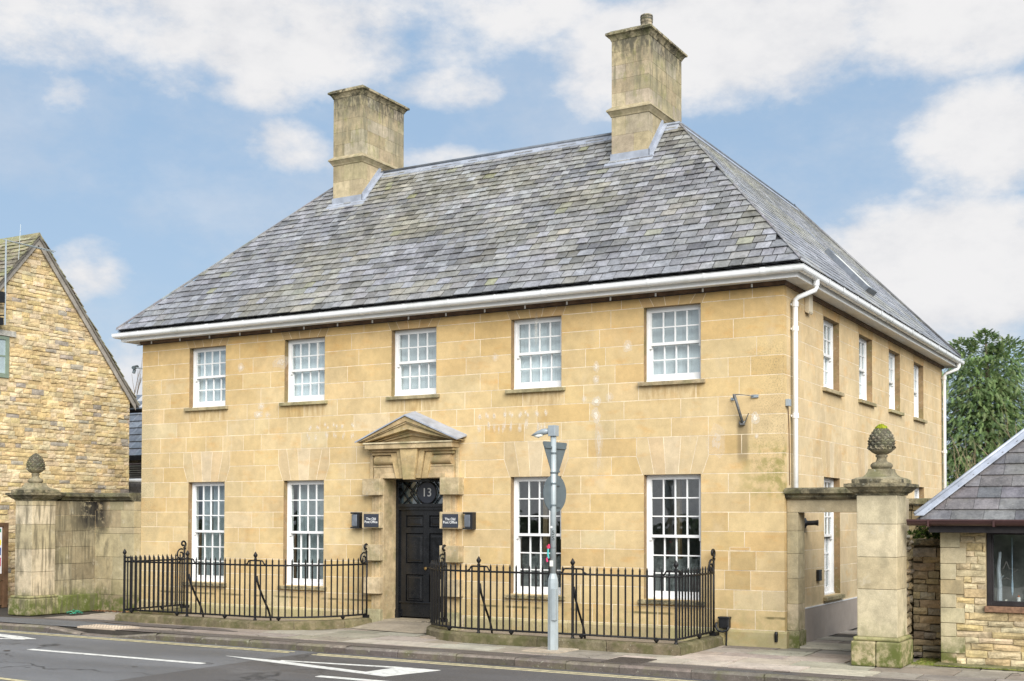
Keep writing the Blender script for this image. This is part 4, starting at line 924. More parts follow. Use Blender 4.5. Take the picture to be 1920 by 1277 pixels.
fl.tube(ov, .014, 6, cap=False)
for s in (-1, 1):
    for (ua, ub) in ((.20, .34), (.34, .50), (.02, .20)):
        pass
    fl.tube([(xc+s*.17, DY+.05, 2.43), (xc+s*.33, DY+.05, 2.245), (xc+s*.17, DY+.05, 2.06)], .013, 6)
    fl.tube([(xc+s*.47, DY+.05, 2.43), (xc+s*.25, DY+.05, 2.245), (xc+s*.47, DY+.05, 2.06)], .013, 6)
    fl.tube([(xc+s*.33, DY+.05, 2.43), (xc+s*.54, DY+.05, 2.16)], .013, 6); fl.tube([(xc+s*.33, DY+.05, 2.06), (xc+s*.54, DY+.05, 2.33)], .013, 6)
fl.build('fanlight_tracery', 'iron', dfr, smooth=True)
m = MB(); m.prism([(xc+.185*math.cos(t), DY+.062, zc+.175*math.sin(t)) for t in [2*PI*k/24 for k in range(24)]], [(xc+.185*math.cos(t), DY+.07, zc+.175*math.sin(t)) for t in [2*PI*k/24 for k in range(24)]], (.06, .058, .06)); m.build('number_disc', 'plate', dfr)
text_obj('house_number', '13', .205, 'silver', dfr, (xc, DY+.058, zc), (PI/2, 0, 0))
dm = MB(); lx0, lx1, lz0, lz1 = DX0+.062, DX1-.062, .145, 1.953; W_ = lx1-lx0; yd = DY+.045
cols = [(lx0, lx0+.125), (lx0+.125+(W_-.37)/2, lx0+.245+(W_-.37)/2), (lx1-.125, lx1)]
rails = [(lz0, .40), (.86, 1.05), (1.56, 1.66), (1.86, lz1)]
for a, b in cols: dm.box(a, b, yd, yd+.05, lz0, lz1)
gaps = [(cols[0][1], cols[1][0]), (cols[1][1], cols[2][0])]
for (za, zb) in rails:
    for a, b in gaps: dm.box(a, b, yd+.0005, yd+.05, za, zb)
dl = dm.build('door', 'door', house, bevel=.003)
for k in range(3):
    for a, b in gaps:
        za, zb = rails[k][1], rails[k+1][0]; m = MB(); i1, i2 = .018, .06
        m.hexa([(a+i1, yd+.014, za+i1), (b-i1, yd+.014, za+i1), (b-i1, yd+.014, zb-i1), (a+i1, yd+.014, zb-i1), (a, yd+.04, za), (b, yd+.04, za), (b, yd+.04, zb), (a, yd+.04, zb)])
        m.hexa([(a+i2, yd+.004, za+i2), (b-i2, yd+.004, za+i2), (b-i2, yd+.004, zb-i2), (a+i2, yd+.004, zb-i2), (a+i1+.015, yd+.02, za+i1+.015), (b-i1-.015, yd+.02, za+i1+.015), (b-i1-.015, yd+.02, zb-i1-.015), (a+i1+.015, yd+.02, zb-i1-.015)])
        m.build('door_panel', 'door', dl)
bx('weather_bar', 'door', dl, lx0, lx1, yd-.03, yd, .375, .405, bevel=.008)
bx('letter_box', 'brass', dl, XD+.10, XD+.36, yd-.012, yd, .93, 1.015, bevel=.004)
bx('letter_flap', 'brass', dl, XD+.14, XD+.32, yd-.016, yd-.012, .95, .995)
m = MB(); m.tube([(XD+.02, yd, .97), (XD+.02, yd-.03, .97), (XD+.02, yd-.05, .97)], [.012, .014, .028], 10); m.build('door_knob', 'brass', dl, smooth=True)
bx('door_step', 'paving', house, DX0-.0, DX1+.0, -.06, DY+.12, 0, .118, (.33, .28, .20), .01)
m = MB(); rp_ = [(-7.05, -.75), (-5.6, -.95), (-5.35, -.6), (-5.75, -.14), (-6.85, -.14), (-7.25, -.3)]
m.faces([(x, y, .012 if y < -.25 else .105) for x, y in rp_]+[(-6.8, -.45, .085), (-5.8, -.45, .085)], [(0, 1, 7, 6), (1, 2, 7), (2, 3, 7), (3, 4, 6, 7), (4, 5, 6), (5, 0, 6)], (.31, .265, .20)); m.build('entrance_ramp', 'paving', pav)

# ghost fixings of an old sign: chalky filler marks
lm = MB()
def mark(u, z, ru, rz, st):
    ru, rz, st = ru*1.35, rz*1.35, st*.72
    n = 10; ph = R.random()*6; ring = []
    for k in range(n):
        t = 2*PI*k/n; f = R.uniform(.7, 1.15); ring.append((u+ru*f*math.cos(t), z+rz*f*math.sin(t)))
    inner = [(u+(a-u)*.45, z+(b-z)*.45) for a, b in ring]
    for k in range(n):
        k2 = (k+1) % n
        lm.poly([(inner[k][0], -.0035, inner[k][1]), (inner[k2][0], -.0035, inner[k2][1]), (u, -.0035, z)], (st,)*3)
        lm.poly([(ring[k][0], -.0032, ring[k][1]), (ring[k2][0], -.0032, ring[k2][1]), (inner[k2][0], -.0035, inner[k2][1]), (inner[k][0], -.0035, inner[k][1])], (st*.45,)*3)
for wd in range(6):
    u0 = -8.55+wd*.19; 
    for q in range(2): mark(u0+R.uniform(-.04, .04), 3.40+R.uniform(-.02, .04)-.0, .022, .03, .75); mark(u0+R.uniform(-.05, .05), 3.24+R.uniform(-.03, .03), .02, .05, .6)
for wd in range(9):
    u0 = -5.02+wd*.145
    for q in range(2): mark(u0+R.uniform(-.04, .04), 3.47+R.uniform(-.02, .03), .022, .035, .8); mark(u0+R.uniform(-.05, .05), 3.28+R.uniform(-.04, .04), .02, .06, .65)
for (u, z, ru, rz, s) in [(-2.42, 4.42, .06, .07, .8), (-2.95, 4.15, .045, .07, .8), (-2.95, 3.95, .05, .06, .8), (-2.94, 3.62, .08, .06, 1.), (-2.95, 3.40, .06, .09, .9), (-3.15, 3.66, .04, .04, .7), (-2.72, 3.67, .05, .05, .6), (-.42, 3.27, .05, .07, 1.), (-.40, 3.0, .025, .03, .9), (-9.65, 3.83, .06, .06, .8), (-9.72, 3.68, .09, .05, .9), (-9.5, 3.66, .05, .05, .6), (-10.15, 4.55, .06, .07, .8), (-9.2, 4.60, .16, .10, .6), (-4.75, 4.4, .05, .06, .6), (-8.35, 4.70, .03, .18, .4), (-4.0, 4.8, .03, .2, .4), (-2.9, 3.0, .05, .3, .5), (-1.0, 2.95, .12, .22, .45)]: mark(u, z, ru, rz, s)
lm.build('lime_marks', 'lime', house, kind='stuff')

# ------------------------------------------------------------------ things fixed to the house
for nm, xa, lab in (('l', -7.215, 'dark name plate left of the black front door'), ('r', -5.635, 'dark name plate right of the black front door')):
    pt = thing('name_plate', (xa+.155, -.165, 1.66), lab, 'sign', 'name plates beside the front door')
    bx('plate', 'plate', pt, xa, xa+.30, -.18, -.1665, 1.665, 1.885, bevel=.002)
    text_obj('lettering', 'The Old\nPost Office', .060, 'letter', pt, (xa+.15, -.181, 1.775), (PI/2, 0, 0), depth=.0008, spacing=.85)
for xa, lab in ((-7.55, 'black half lantern wall light left of the entrance'), (-5.285, 'black half lantern wall light right of the entrance')):
    wlt = thing('wall_light', (xa+.09, 0, 1.64), lab, 'wall light', 'wall lights beside the entrance')
    bx('backplate', 'plastic', wlt, xa, xa+.185, -.03, -.002, 1.64, 1.915, bevel=.004)
    bx('top_cap', 'plastic', wlt, xa, xa+.185, -.115, -.03, 1.885, 1.915, bevel=.004)
    bx('bottom_cap', 'plastic', wlt, xa, xa+.185, -.115, -.03, 1.64, 1.665, bevel=.004)
    bx('side_frame', 'plastic', wlt, xa+.14, xa+.185, -.112, -.03, 1.666, 1.884)
    bx('lens', 'leaddark', wlt, xa+.012, xa+.139, -.105, -.03, 1.666, 1.884, bevel=.02)
br = thing('sign_bracket', (-.6, 0, 3.18), 'weathered steel sign bracket hanging from the front wall near the corner', 'bracket')
m = MB(); m.tube([(-.60, -.03, 3.20), (-.68, -.16, 3.60)], .022, 8); m.build('arm', 'rustmetal', br, smooth=True)
m = MB(); m.tube([(-.745, -.01, 3.56), (-.70, -.15, 3.60), (-.60, -.14, 3.595)], .008, 6); m.tube([(-.60, -.14, 3.595), (-.42, -.02, 3.575)], .006, 6); m.build('stay_wire', 'rustmetal', br)
m = MB(); m.box(-.47, -.37, -.03, -.002, 3.555, 3.595); m.box(-.78, -.73, -.02, -.002, 3.53, 3.57); m.build('anchor_plate', 'galv', br)
m = MB(); m.tube([(-.645, -.02, 3.22), (-.64, -.05, 3.19), (-.59, -.05, 3.18), (-.57, -.02, 3.22)], .012, 6); m.box(-.63, -.57, -.06, -.002, 3.165, 3.19); m.build('hinge_block', 'rustmetal', br)
m = MB(); m.tube([(-.57, -.02, 3.20), (-.50, -.06, 3.33)], .007, 5); m.build('loose_rod', 'rustmetal', br)
eb = thing('socket_box', (-.85, 0, .17), 'black outdoor socket box with looped cable low on the front wall', 'electric box')
bx('box', 'plastic', eb, -.945, -.79, -.10, -.002, .25, .40, bevel=.012); bx('lid', 'plastic', eb, -.955, -.78, -.112, -.002, .385, .415, bevel=.008)
m = MB(); m.tube([(-.975+.0, -.09, .33), (-.985, -.10, .27), (-.95, -.11, .215), (-.88, -.11, .20), (-.81, -.10, .225), (-.795, -.09, .28)], .018, 7); m.build('cable_loop', 'plastic', eb, smooth=True)
m = MB(); m.tube([(-.83, -.075, .25), (-.83, -.08, .10), (-.835, -.08, .0)], .012, 6); m.build('cable_tail', 'plastic', eb)
ab = thing('alarm_box', (.04, 1.1, 4.87), 'slim cream alarm box under the eaves of the side wall', 'alarm box')
m = MB(); m.prism([(.002, 1.0, 4.90), (.06, 1.0, 4.87), (.075, 1.0, 4.90), (.075, 1.0, 5.17), (.002, 1.0, 5.17)], [(.002, 1.19, 4.90), (.06, 1.19, 4.87), (.075, 1.19, 4.90), (.075, 1.19, 5.17), (.002, 1.19, 5.17)]); m.build('casing', 'cream', ab, bevel=.008)
sbx = thing('junction_box', (.03, .1, 3.42), 'small grey junction box on the side wall near the corner', 'junction box')
bx('casing', 'galv', sbx, .002, .06, .05, .15, 3.42, 3.52, bevel=.006)
m = MB(); m.tube([(.01, .16, 3.42), (.01, .2, 3.1), (.01, .22, 2.3)], .006, 5); m.build('cable', 'brown', sbx)
cm = thing('cctv_camera', (XL-.02, .02, 4.69), 'small grey camera on an arm at the left corner of the house', 'camera')
m = MB(); m.tube([(XL-.001, .03, 4.68), (XL-.20, .0, 4.71)], .012, 6); m.build('arm', 'galv', cm)
m = MB(); m.tube([(XL-.19, -.06, 4.70), (XL-.25, .10, 4.74)], .035, 8); m.build('camera_body', 'signback', cm); m = MB(); m.tube([(XL-.21, -.0, 4.68), (XL-.22, -.02, 4.6)], .03, 8); m.build('lens_hood', 'signback', cm)
spk = thing('horn_light', (.05, .95, 1.75), 'small black horn shaped light on the side wall inside the gateway', 'wall light')
m = MB(); m.tube([(.002, .95, 1.76), (.02, .95, 1.76), (.03, .95, 1.76), (.05, .96, 1.76), (.15, .98, 1.765), (.20, .99, 1.765)], [.075, .075, .05, .035, .035, .045], 12); m.build('horn', 'plastic', spk, smooth=False)
m = MB(); m.tube([(.002, .94, 1.70), (.012, .94, 1.62)], .008, 5); m.build('stain_wire', 'plastic', spk)
ky = thing('key_safe', (.03, 1.75, .95), 'small black key safe beside the ground floor side window', 'key safe'); bx('casing', 'plastic', ky, .002, .05, 1.55, 1.70, .88, 1.05, bevel=.008)
# ------------------------------------------------------------------ railings
def rail_fence(name, path, posts, label, scrolls, stays, org):
    f = thing(name, org, label, 'railing', 'iron railings in front of the house')
    P = [Vector((x, y)) for x, y in path]; cum = [0.]
    for i in range(1, len(P)): cum.append(cum[-1]+(P[i]-P[i-1]).length)
    def at(s):
        for i in range(1, len(P)):
            if s <= cum[i]+1e-9:
                t = (s-cum[i-1])/max(1e-9, cum[i]-cum[i-1]); return P[i-1].lerp(P[i], t)
        return P[-1]
    ln = cum[-1]; n = round(ln/.108); proto = None; pset = [Vector(q) for q in posts]
    for k in range(n+1):
        q = at(ln*k/n)
        dmin = min([(q-p).length for p in pset]+[9])
        if dmin < .05: continue
        short = dmin < .125
        key = 's' if short else 't'
        h = 1.03 if short else 1.155
        if (name, key) not in BAL:
            m = MB()
            prof = [(.0135, .185), (.0135, h+.08 if short else h-.10)]+([] if short else [(.0135, h-.06), (.016, h-.055), (.014, h-.04), (.011, h-.03), (.001, h)])
            m.lathe(prof, q.x, q.y, 7); BAL[(name, key)] = m.build('baluster', 'iron', f)
        else: dup(BAL[(name, key)], (q.x, q.y, .185), f)
    for z, w, t in ((1.04, .020, .006), (.20, .020, .007)):
        m = MB(); m.tube([(p.x, p.y, z) for p in P], .0145, 6); m.build('rail', 'iron', f, smooth=True)
    for (x, y) in posts:
        m = MB(); m.tube([(x, y, .10), (x, y, 1.14)], .021, 8); m.lathe([(.03, .12), (.03, .15), (.018, .17)], x, y, 8); po_ = m.build('post', 'iron', f)
        m = MB(); m.lathe([(.018, 1.13), (.028, 1.14), (.016, 1.155), (.018, 1.165), (.030, 1.185), (.036, 1.205), (.034, 1.215), (.02, 1.225), (.022, 1.235), (.010, 1.25), (.001, 1.265)], x, y, 10); m.build('finial', 'iron', po_, smooth=True)
        q = Vector((x, y)); s0 = min(range(400), key=lambda i: (at(ln*i/399)-q).length)*ln/399
        m = MB()
        for sg in (-1, 1):
            s1, s2 = s0+sg*.11, s0+sg*.20
            if s1 < 0 or s1 > ln or s2 < 0 or s2 > ln: continue
            a, b = at(s1), at(s2); m.tube([(x, y, 1.115), (a.x, a.y, 1.115), (a.lerp(b, .35).x, a.lerp(b, .35).y, 1.11), (a.lerp(b, .6).x, a.lerp(b, .6).y, 1.07), (b.x, b.y, 1.05)], .0125, 6)
            m.lathe([(.012, 1.03), (.02, 1.045), (.012, 1.06)], b.x, b.y, 6)
        m.build('shoulder', 'iron', f, smooth=True)
    for (x, y, dx, dy) in stays:
        m = MB(); m.tube([(x, y+.015, .86), (x, y+.05, .72), (x, y+.17, .50), (x, y+.30, .30), (x, y+.36, .16), (x, y+.37, .02)], .018, 6); m.build('stay', 'iron', f, smooth=True)
    for (x, y, sg) in scrolls:
        def spiral(cy, cz, r0, t0, t1, n=16, shrink=.35): return [(x, cy+r0*(1-(1-shrink)*k/n)*math.cos(t0+(t1-t0)*k/n), cz+r0*(1-(1-shrink)*k/n)*math.sin(t0+(t1-t0)*k/n)) for k in range(n+1)]
        m = MB(); m.tube([(x, y, .14), (x, y, 1.24)], .016, 8); m.tube(spiral(y-.09, 1.13, .11, PI*.35, PI*2.6), .015, 6)
        m.tube([(x, y, 1.22), (x, y+.03, 1.245)]+spiral(y-.03, 1.325, .07, -PI*.45, PI*1.7, shrink=.35), .018, 6); m.build('scroll', 'iron', f, smooth=True)
        bx('wall_foot', 'iron', f, x-.05, x+.05, y-.05, .0, .13, .19)
    for k in range(int(ln/1.0)):
        q = at((k+.5)*ln/int(ln/1.0)); m = MB(); m.lathe([(.006, .14), (.034, .17), (.038, .195), (.012, .215)], q.x, q.y, 8); m.build('foot', 'iron', f)
    return f
BAL = {}
def arc(cx, cy, rx, ry, a0, a1, n): return [(cx+rx*math.cos(a0+(a1-a0)*k/n), cy+ry*math.sin(a0+(a1-a0)*k/n)) for k in range(n+1)]
pL = [(-11.37, -.14), (-11.37, -1.58), (-8.4, -1.58)]+arc(-8.4, -.16, 1.24, 1.42, -PI/2, 0, 14)[1:]
pR = arc(-4.15, -.16, 1.44, 1.39, PI, PI*1.5, 14)+[(-1.0, -1.55), (-1.0, -.14)]
rail_fence('iron_railing', pL, [(-11.37, -1.58), (-9.87, -1.58), (-8.36, -1.58)], 'black iron railing in front of the two left windows', [(-11.37, -.14, 1), (-7.16, -.16, 1)], [(-9.87, -1.56, .35, .22), (-8.36, -1.56, .35, .22)], (-9.3, -1.58, .14))
rail_fence('iron_railing', pR, [(-4.10, -1.55), (-2.555, -1.55), (-1.0, -1.55)], 'black iron railing in front of the two right windows', [(-5.59, -.16, 1), (-1.0, -.14, 1)], [(-4.10, -1.53, .32, .22), (-2.555, -1.53, .32, .22)], (-3.3, -1.55, .14))
def kerb_ring(path, label, org):
    t = thing('railing_kerb', org, label, 'kerb', 'mossy kerbs under the railings')
    P = [Vector((x, y)) for x, y in path]; n = len(P); L, Rr = [], []
    nor = []
    for i in range(n):
        a = (P[i]-P[i-1]).normalized() if i else None; b = (P[i+1]-P[i]).normalized() if i < n-1 else None
        na = Vector((a.y, -a.x)) if a else None; nb = Vector((b.y, -b.x)) if b else None
        if na and nb: m_ = (na+nb); m_ = m_/m_.dot(na) if m_.length > .1 else na
        else: m_ = na or nb
        nor.append(m_)
    prof = [(-.10, 0), (-.10, .115), (-.07, .14), (.06, .14), (.105, .11), (.115, 0)]
    segs_, cur = [], [0]; acc = 0
    for i in range(1, n):
        L0 = (P[i]-P[i-1]).length; pieces = max(1, round(L0/.95)) if L0 > .6 else 1
        for k in range(pieces): segs_.append((P[i-1].lerp(P[i], k/pieces), P[i-1].lerp(P[i], (k+1)/pieces), nor[i-1].lerp(nor[i], k/pieces) if k or True else 0, nor[i].lerp(nor[i-1], 1-(k+1)/pieces) if pieces > 1 else nor[i]))
    # straight pieces keep their own normals except at mitred ends
    groups = []; g = []
    for s in segs_:
        g.append(s)
        if sum((b-a).length for a, b, _, _ in g) > .7: groups.append(g); g = []
    if g: groups.append(g)
    for g in groups:
        m = MB(); c = vary((.15, .125, .075), .14); rings = []
        pts = [(g[0][0], g[0][2])]+[(b, nb) for a, b, na, nb in g]
        for i, (p, nn) in enumerate(pts):
            e = .004 if i == 0 else (-.004 if i == len(pts)-1 else 0); d = (g[min(i, len(g)-1)][1]-g[min(i, len(g)-1)][0]).normalized()
            rings.append([(p.x+nn.x*o+d.x*e, p.y+nn.y*o+d.y*e, z) for o, z in prof])
        k_ = len(prof); m.v = [v for r_ in rings for v in r_]
        for i in range(len(rings)-1):
            for k in range(k_): m.f.append((i*k_+k, i*k_+(k+1) % k_, (i+1)*k_+(k+1) % k_, (i+1)*k_+k)); m.c.append(c)
        m.f.append(tuple(range(k_))); m.c.append(c); m.f.append(tuple((len(rings)-1)*k_+k for k in range(k_-1, -1, -1))); m.c.append(c)
        m.build('kerb_stone', 'mosskerb', t)
pLk = [(-11.37, -.01), (-11.37, -1.58), (-8.4, -1.58)]+arc(-8.4, -.01, 1.24, 1.57, -PI/2, 0, 14)[1:]
pRk = arc(-4.15, -.01, 1.44, 1.54, PI, PI*1.5, 14)+[(-1.0, -1.55), (-1.0, -.01)]
kerb_ring(pLk, 'mossy stone kerb under the left iron railing', (-9.3, -1.58, 0)); kerb_ring(pRk, 'mossy stone kerb under the right iron railing', (-3.3, -1.55, 0))
for (cx, a, b, nm) in ((-9.3, -11.3, -7.7, 'left'), (-3.2, -5.2, -1.1, 'right')):
    flat('area_floor', 'paving', pav, [(a, -1.45), (b, -1.45), (b, -.06), (a, -.06)], .03, .03)

# ------------------------------------------------------------------ gate piers, finials, gate walls
PP = [(.46, .385, .245), (.43, .36, .235), (.48, .41, .28), (.41, .345, .215)]
def pier(x0, x1, y0, y1, label, joints):
    t = thing('gate_pier', ((x0+x1)/2, (y0+y1)/2, 0), label, 'gate pier', 'stone gate piers')
    zs = [.36, .80, 1.22, 1.68, 2.03, 2.12] if joints == 'l' else [.36, .95, 1.35, 1.76, 2.12]
    for k in range(len(zs)-1):
        m = MB(); m.box(x0+R.uniform(-.001, .001), x1+R.uniform(-.001, .001), y0+R.uniform(-.001, .001), y1, zs[k]+.002, zs[k+1]-.002, vary(R.choice(PP), .07)); m.build('pier_stone', 'pier', t, bevel=.006)
    for a, b in ((x0-.06, (x0+x1)/2), ((x0+x1)/2, x1+.07)):
        m = MB(); q = .05
        lo = [(a+.002, y0-.10), (b-.002, y0-.10), (b-.002, y1+.04), (a+.002, y1+.04)]
        hi = [(a+(.002 if a > x0 else q), y0-.10), (b-.002, y0-.10), (b-.002, y1+.04), (a+.002, y1+.04)]
        m.hexa([(x, y, 0) for x, y in lo]+[(x, y, .31) for x, y in lo], vary((.34, .29, .17), .1))
        m.build('pier_base', 'pier', t, bevel=.02)
    m = MB(); m.box(x0-.04, x1+.05, y0-.07, y1+.03, .312, .362, (.33, .30, .15)); m.build('base_mould', 'pier', t, bevel=.02)
    P = [lambda o, z: (x0-o, y0-o, z), lambda o, z: (x1+o, y0-o, z), lambda o, z: (x1+o, y1+o, z), lambda o, z: (x0-o, y1+o, z), lambda o, z: (x0-o, y0-o, z)]
    sweep([(-.1, 2.122), (.012, 2.122), (.02, 2.145), (.06, 2.165), (.07, 2.18), (.105, 2.215), (.13, 2.225), (.13, 2.265), (-.1, 2.267)], P, (.22, .19, .12)).build('pier_cap', 'coping', t)
    bx('cap_top', 'coping', t, x0-.09, x1+.09, y0-.09, y1+.09, 2.23, 2.27, (.22, .19, .12))
def pineapple(cx, cy, z0, label):
    t = thing('pineapple_finial', (cx, cy, z0), label, 'stone finial', 'pineapple finials on the gate piers')
    bx('plinth', 'coping', t, cx-.345, cx+.345, cy-.345, cy+.345, z0, z0+.06, (.36, .31, .2), .008)
    pr = [(.325, .062), (.30, .078), (.215, .10), (.18, .135), (.16, .175), (.155, .21), (.0, .21)]
    m = MB(); n = 4
    rings = [[(cx+r*sx_, cy+r*sy_, z0+z) for sx_, sy_ in ((-1, -1), (1, -1), (1, 1), (-1, 1))] for r, z in pr]
    m.v = [v for g in rings for v in g]
    for i in range(len(rings)-1):
        for k in range(4): m.f.append((i*4+k, i*4+(k+1) % 4, (i+1)*4+(k+1) % 4, (i+1)*4+k)); m.c.append((.27, .235, .15))
    m.build('foot', 'pineapple', t)
    m = MB(); m.lathe([(.10, .205), (.135, .215), (.155, .245), (.155, .27), (.13, .30), (.085, .315), (.07, .345), (.068, .375), (.085, .39), (.085, .41), (.065, .415), (.09, .425), (.135, .45), (.165, .48), (.175, .51)], 0, 0, 20, (.25, .215, .14))
    m.v = [(a+cx, b+cy, c+z0) for a, b, c in m.v]; m.build('pedestal', 'pineapple', t, smooth=True)
    # knobbly fruit: diamond bosses wound round an egg
    m = MB(); H, zb = .37, z0+.475; rows, nn = 9, 12
    def rad(v): return .182*math.sin(PI*(.30+.70*v))**.62 if v < .999 else .004
    m.lathe([(rad(k/12)*.97, zb+H*k/12) for k in range(13)], cx, cy, 20, (.07, .065, .05))
    for i in range(rows):
        v = (i+.3)/rows
        for k in range(nn):
            th = 2*PI*(k+.5*(i % 2))/nn; hv, ht = .60/rows, .46*2*PI/nn
            def pt(dt, dv, s): 
                vv = min(.985, max(.0, v+dv)); r = rad(vv)*s; return (cx+r*math.cos(th+dt), cy+r*math.sin(th+dt), zb+H*vv)
            c = vary((.155, .14, .095), .35); tip = pt(0, .02, 1.10)
            a = [pt(0, -hv, .985), pt(ht, 0, .985), pt(0, hv, .985), pt(-ht, 0, .985)]
            for q in range(4): m.poly([a[q], a[(q+1) % 4], tip], c)
    for k in range(14):
        th = 2*PI*k/14; r0 = .178; kk = (.2, .175, .12)
        m.poly([(cx+r0*math.cos(th-.2), cy+r0*math.sin(th-.2), z0+.485), (cx+r0*math.cos(th+.2), cy+r0*math.sin(th+.2), z0+.485), (cx+.208*math.cos(th), cy+.208*math.sin(th), z0+.515), (cx+.18*math.cos(th), cy+.18*math.sin(th), z0+.54)], kk)
    fr_ = m.build('fruit', 'pineapple', t); t.scale = (.88, .88, .88)
    return t
pier(1.385, 1.877, -1.45, -.915, 'right stone gate pier with mossy base beside the gateway', 'r')
pier(-14.16, -13.70, -1.66, -1.13, 'left stone gate pier with mossy base beside the stone cottage', 'l')
pineapple(1.63, -1.17, 2.27, 'carved stone pineapple with a moss cap on the right gate pier')
pineapple(-13.94, -1.40, 2.27, 'dark carved stone pineapple on the left gate pier')
mm_ = MB()
for k in range(90):
    a, r = R.uniform(0, 2*PI), .07*math.sqrt(R.random()); x, y = 1.63+r*math.cos(a), -1.17+r*math.sin(a); z = 2.27+(.475+.37)*.88-.045*(r/.07)**2; s = R.uniform(.012, .022)
    mm_.lathe([(s, z-.01), (s*.8, z+.008), (.001, z+.016)], x, y, 5, vary((.22, .25, .02), .3))
tag(mm_.build('moss_tuft', 'moss'), 'bright green moss cushion on top of the right stone pineapple', 'moss')
# right gateway wall: jamb, lintel with coping, return to the pier
gw = thing('gateway_wall', (.7, .25, 0), 'stone gateway wall with moulded coping between house corner and right pier', 'wall')
for k, (za, zb) in enumerate(((.245, .62), (.62, .98), (.98, 1.33), (1.33, 1.65), (1.65, 1.915))): bx('jamb_stone', 'pier', gw, .006, .165, .10, .42, za+.0015, zb-.0015, vary(R.choice(PP), .07), .004)
bx('jamb_base', 'pier', gw, .006, .185, .075, .42, 0, .243, (.36, .32, .20), .008)
bx('lintel', 'pier', gw, .006, 1.30, .10, .42, 1.917, 2.10, (.40, .33, .21), .004)
for (za, zb) in ((.0, .5), (.5, .95), (.95, 1.4), (1.4, 1.915)): bx('jamb_stone', 'pier', gw, 1.02, 1.30, .10, .42, za+.0015, zb-.0015, vary(R.choice(PP), .07), .004)
for (za, zb) in ((.0, .4), (.4, .8), (.8, 1.2), (1.2, 1.66), (1.66, 2.10)): bx('return_stone', 'pier', gw, 1.302, 1.62, -.913, .42, za+.0015, zb-.0015, vary(R.choice(PP), .07), .004)
m = MB(); cpf = [(.06, 2.102), (.03, 2.13), (.03, 2.15), (-.01, 2.175), (-.03, 2.18), (-.03, 2.235), (.06, 2.262), (.45, 2.262), (.45, 2.102)]
m.prism([(.003, d, z) for d, z in cpf], [(1.36, d, z) for d, z in cpf], (.22, .19, .12)); m.build('coping', 'coping', gw)
bx('threshold', 'paving', gw, .10, 1.02, .10, .80, 0, .03, (.46, .42, .33), .006)
wp = thing('meter_pipe', (.1, .5, 0), 'short white plastic pipe standing behind the gateway jamb', 'pipe'); m = MB(); m.tube([(.11, .50, .03), (.11, .50, .42)], .03, 8); m.build('pipe', 'upvc', wp); m = MB(); m.tube([(.11, .5, .42), (.10, .5, .62), (.09, .5, .7)], .008, 5); m.build('earth_wire', 'leaf', wp)
m = MB(); m.tube([(-.105, -.052, .23), (-.105, -.06, .2), (-.105, -.056, .09)], [.02, .028, .022], 8); tag(m.build('wall_stop', 'iron'), 'short black iron stop on the plinth at the house corner', 'wall stop')
# left gate wall: return wall behind the pier and wall up to the house
lw = thing('boundary_wall', (-13.3, -.2, 0), 'stained stone boundary wall with dark coping between left pier and house', 'wall')
def wall_blocks(t, T, u0, u1, zlist, d0, d1, mat, pal, lmin, lmax, name='wall_stone', a=.12):
    for k in range(len(zlist)-1):
        u = u0
        while u < u1-.01:
            v = min(u1, u+R.uniform(lmin, lmax)); v = u1 if u1-v < lmin*.5 else v
            m = MB(); ubox(m, T, u+.002, v-.002, d0+R.uniform(-.004, .004), d1, zlist[k]+.002, zlist[k+1]-.002, vary(R.choice(pal), a)); m.build(name, mat, t, bevel=.005); u = v
PW = [(.31, .26, .165), (.27, .225, .14), (.34, .29, .19), (.25, .205, .125)]
T1 = lambda u, d, z: (-13.72-d, u, z)
wall_blocks(lw, T1, -1.128, -.166, [.33, .62, .93, 1.25, 1.55, 1.85, 2.12], 0, .30, 'pier', PW, .3, .55)
T2 = lambda u, d, z: (u, -.20+d, z)
wall_blocks(lw, T2, -13.72, XL-.005, [.0, .32, .62, 1.05, 1.5, 1.62, 1.95, 2.12], .03, .33, 'pier', [(.33, .28, .165), (.37, .315, .19), (.30, .25, .15)], .35, .75)
bx('base_course', 'pier', lw, -13.74, -13.62, -1.09, -.16, 0, .34, (.17, .18, .07), .02)
def cop(T, u0, u1, L=.9):
    u = u0; pf = [(.02, 2.122), (-.03, 2.15), (-.03, 2.17), (-.075, 2.20), (-.10, 2.21), (-.10, 2.255), (.0, 2.285), (.33, 2.285), (.33, 2.122)]
    while u < u1-.01:
        v = min(u1, u+L); m = MB(); m.prism([T(u+.002, d, z) for d, z in pf], [T(v-.002, d, z) for d, z in pf], vary((.15, .135, .085), .15)); m.build('coping_stone', 'coping', lw); u = v
cop(T1, -1.0, -.30); cop(T2, -13.85, XL-.004)
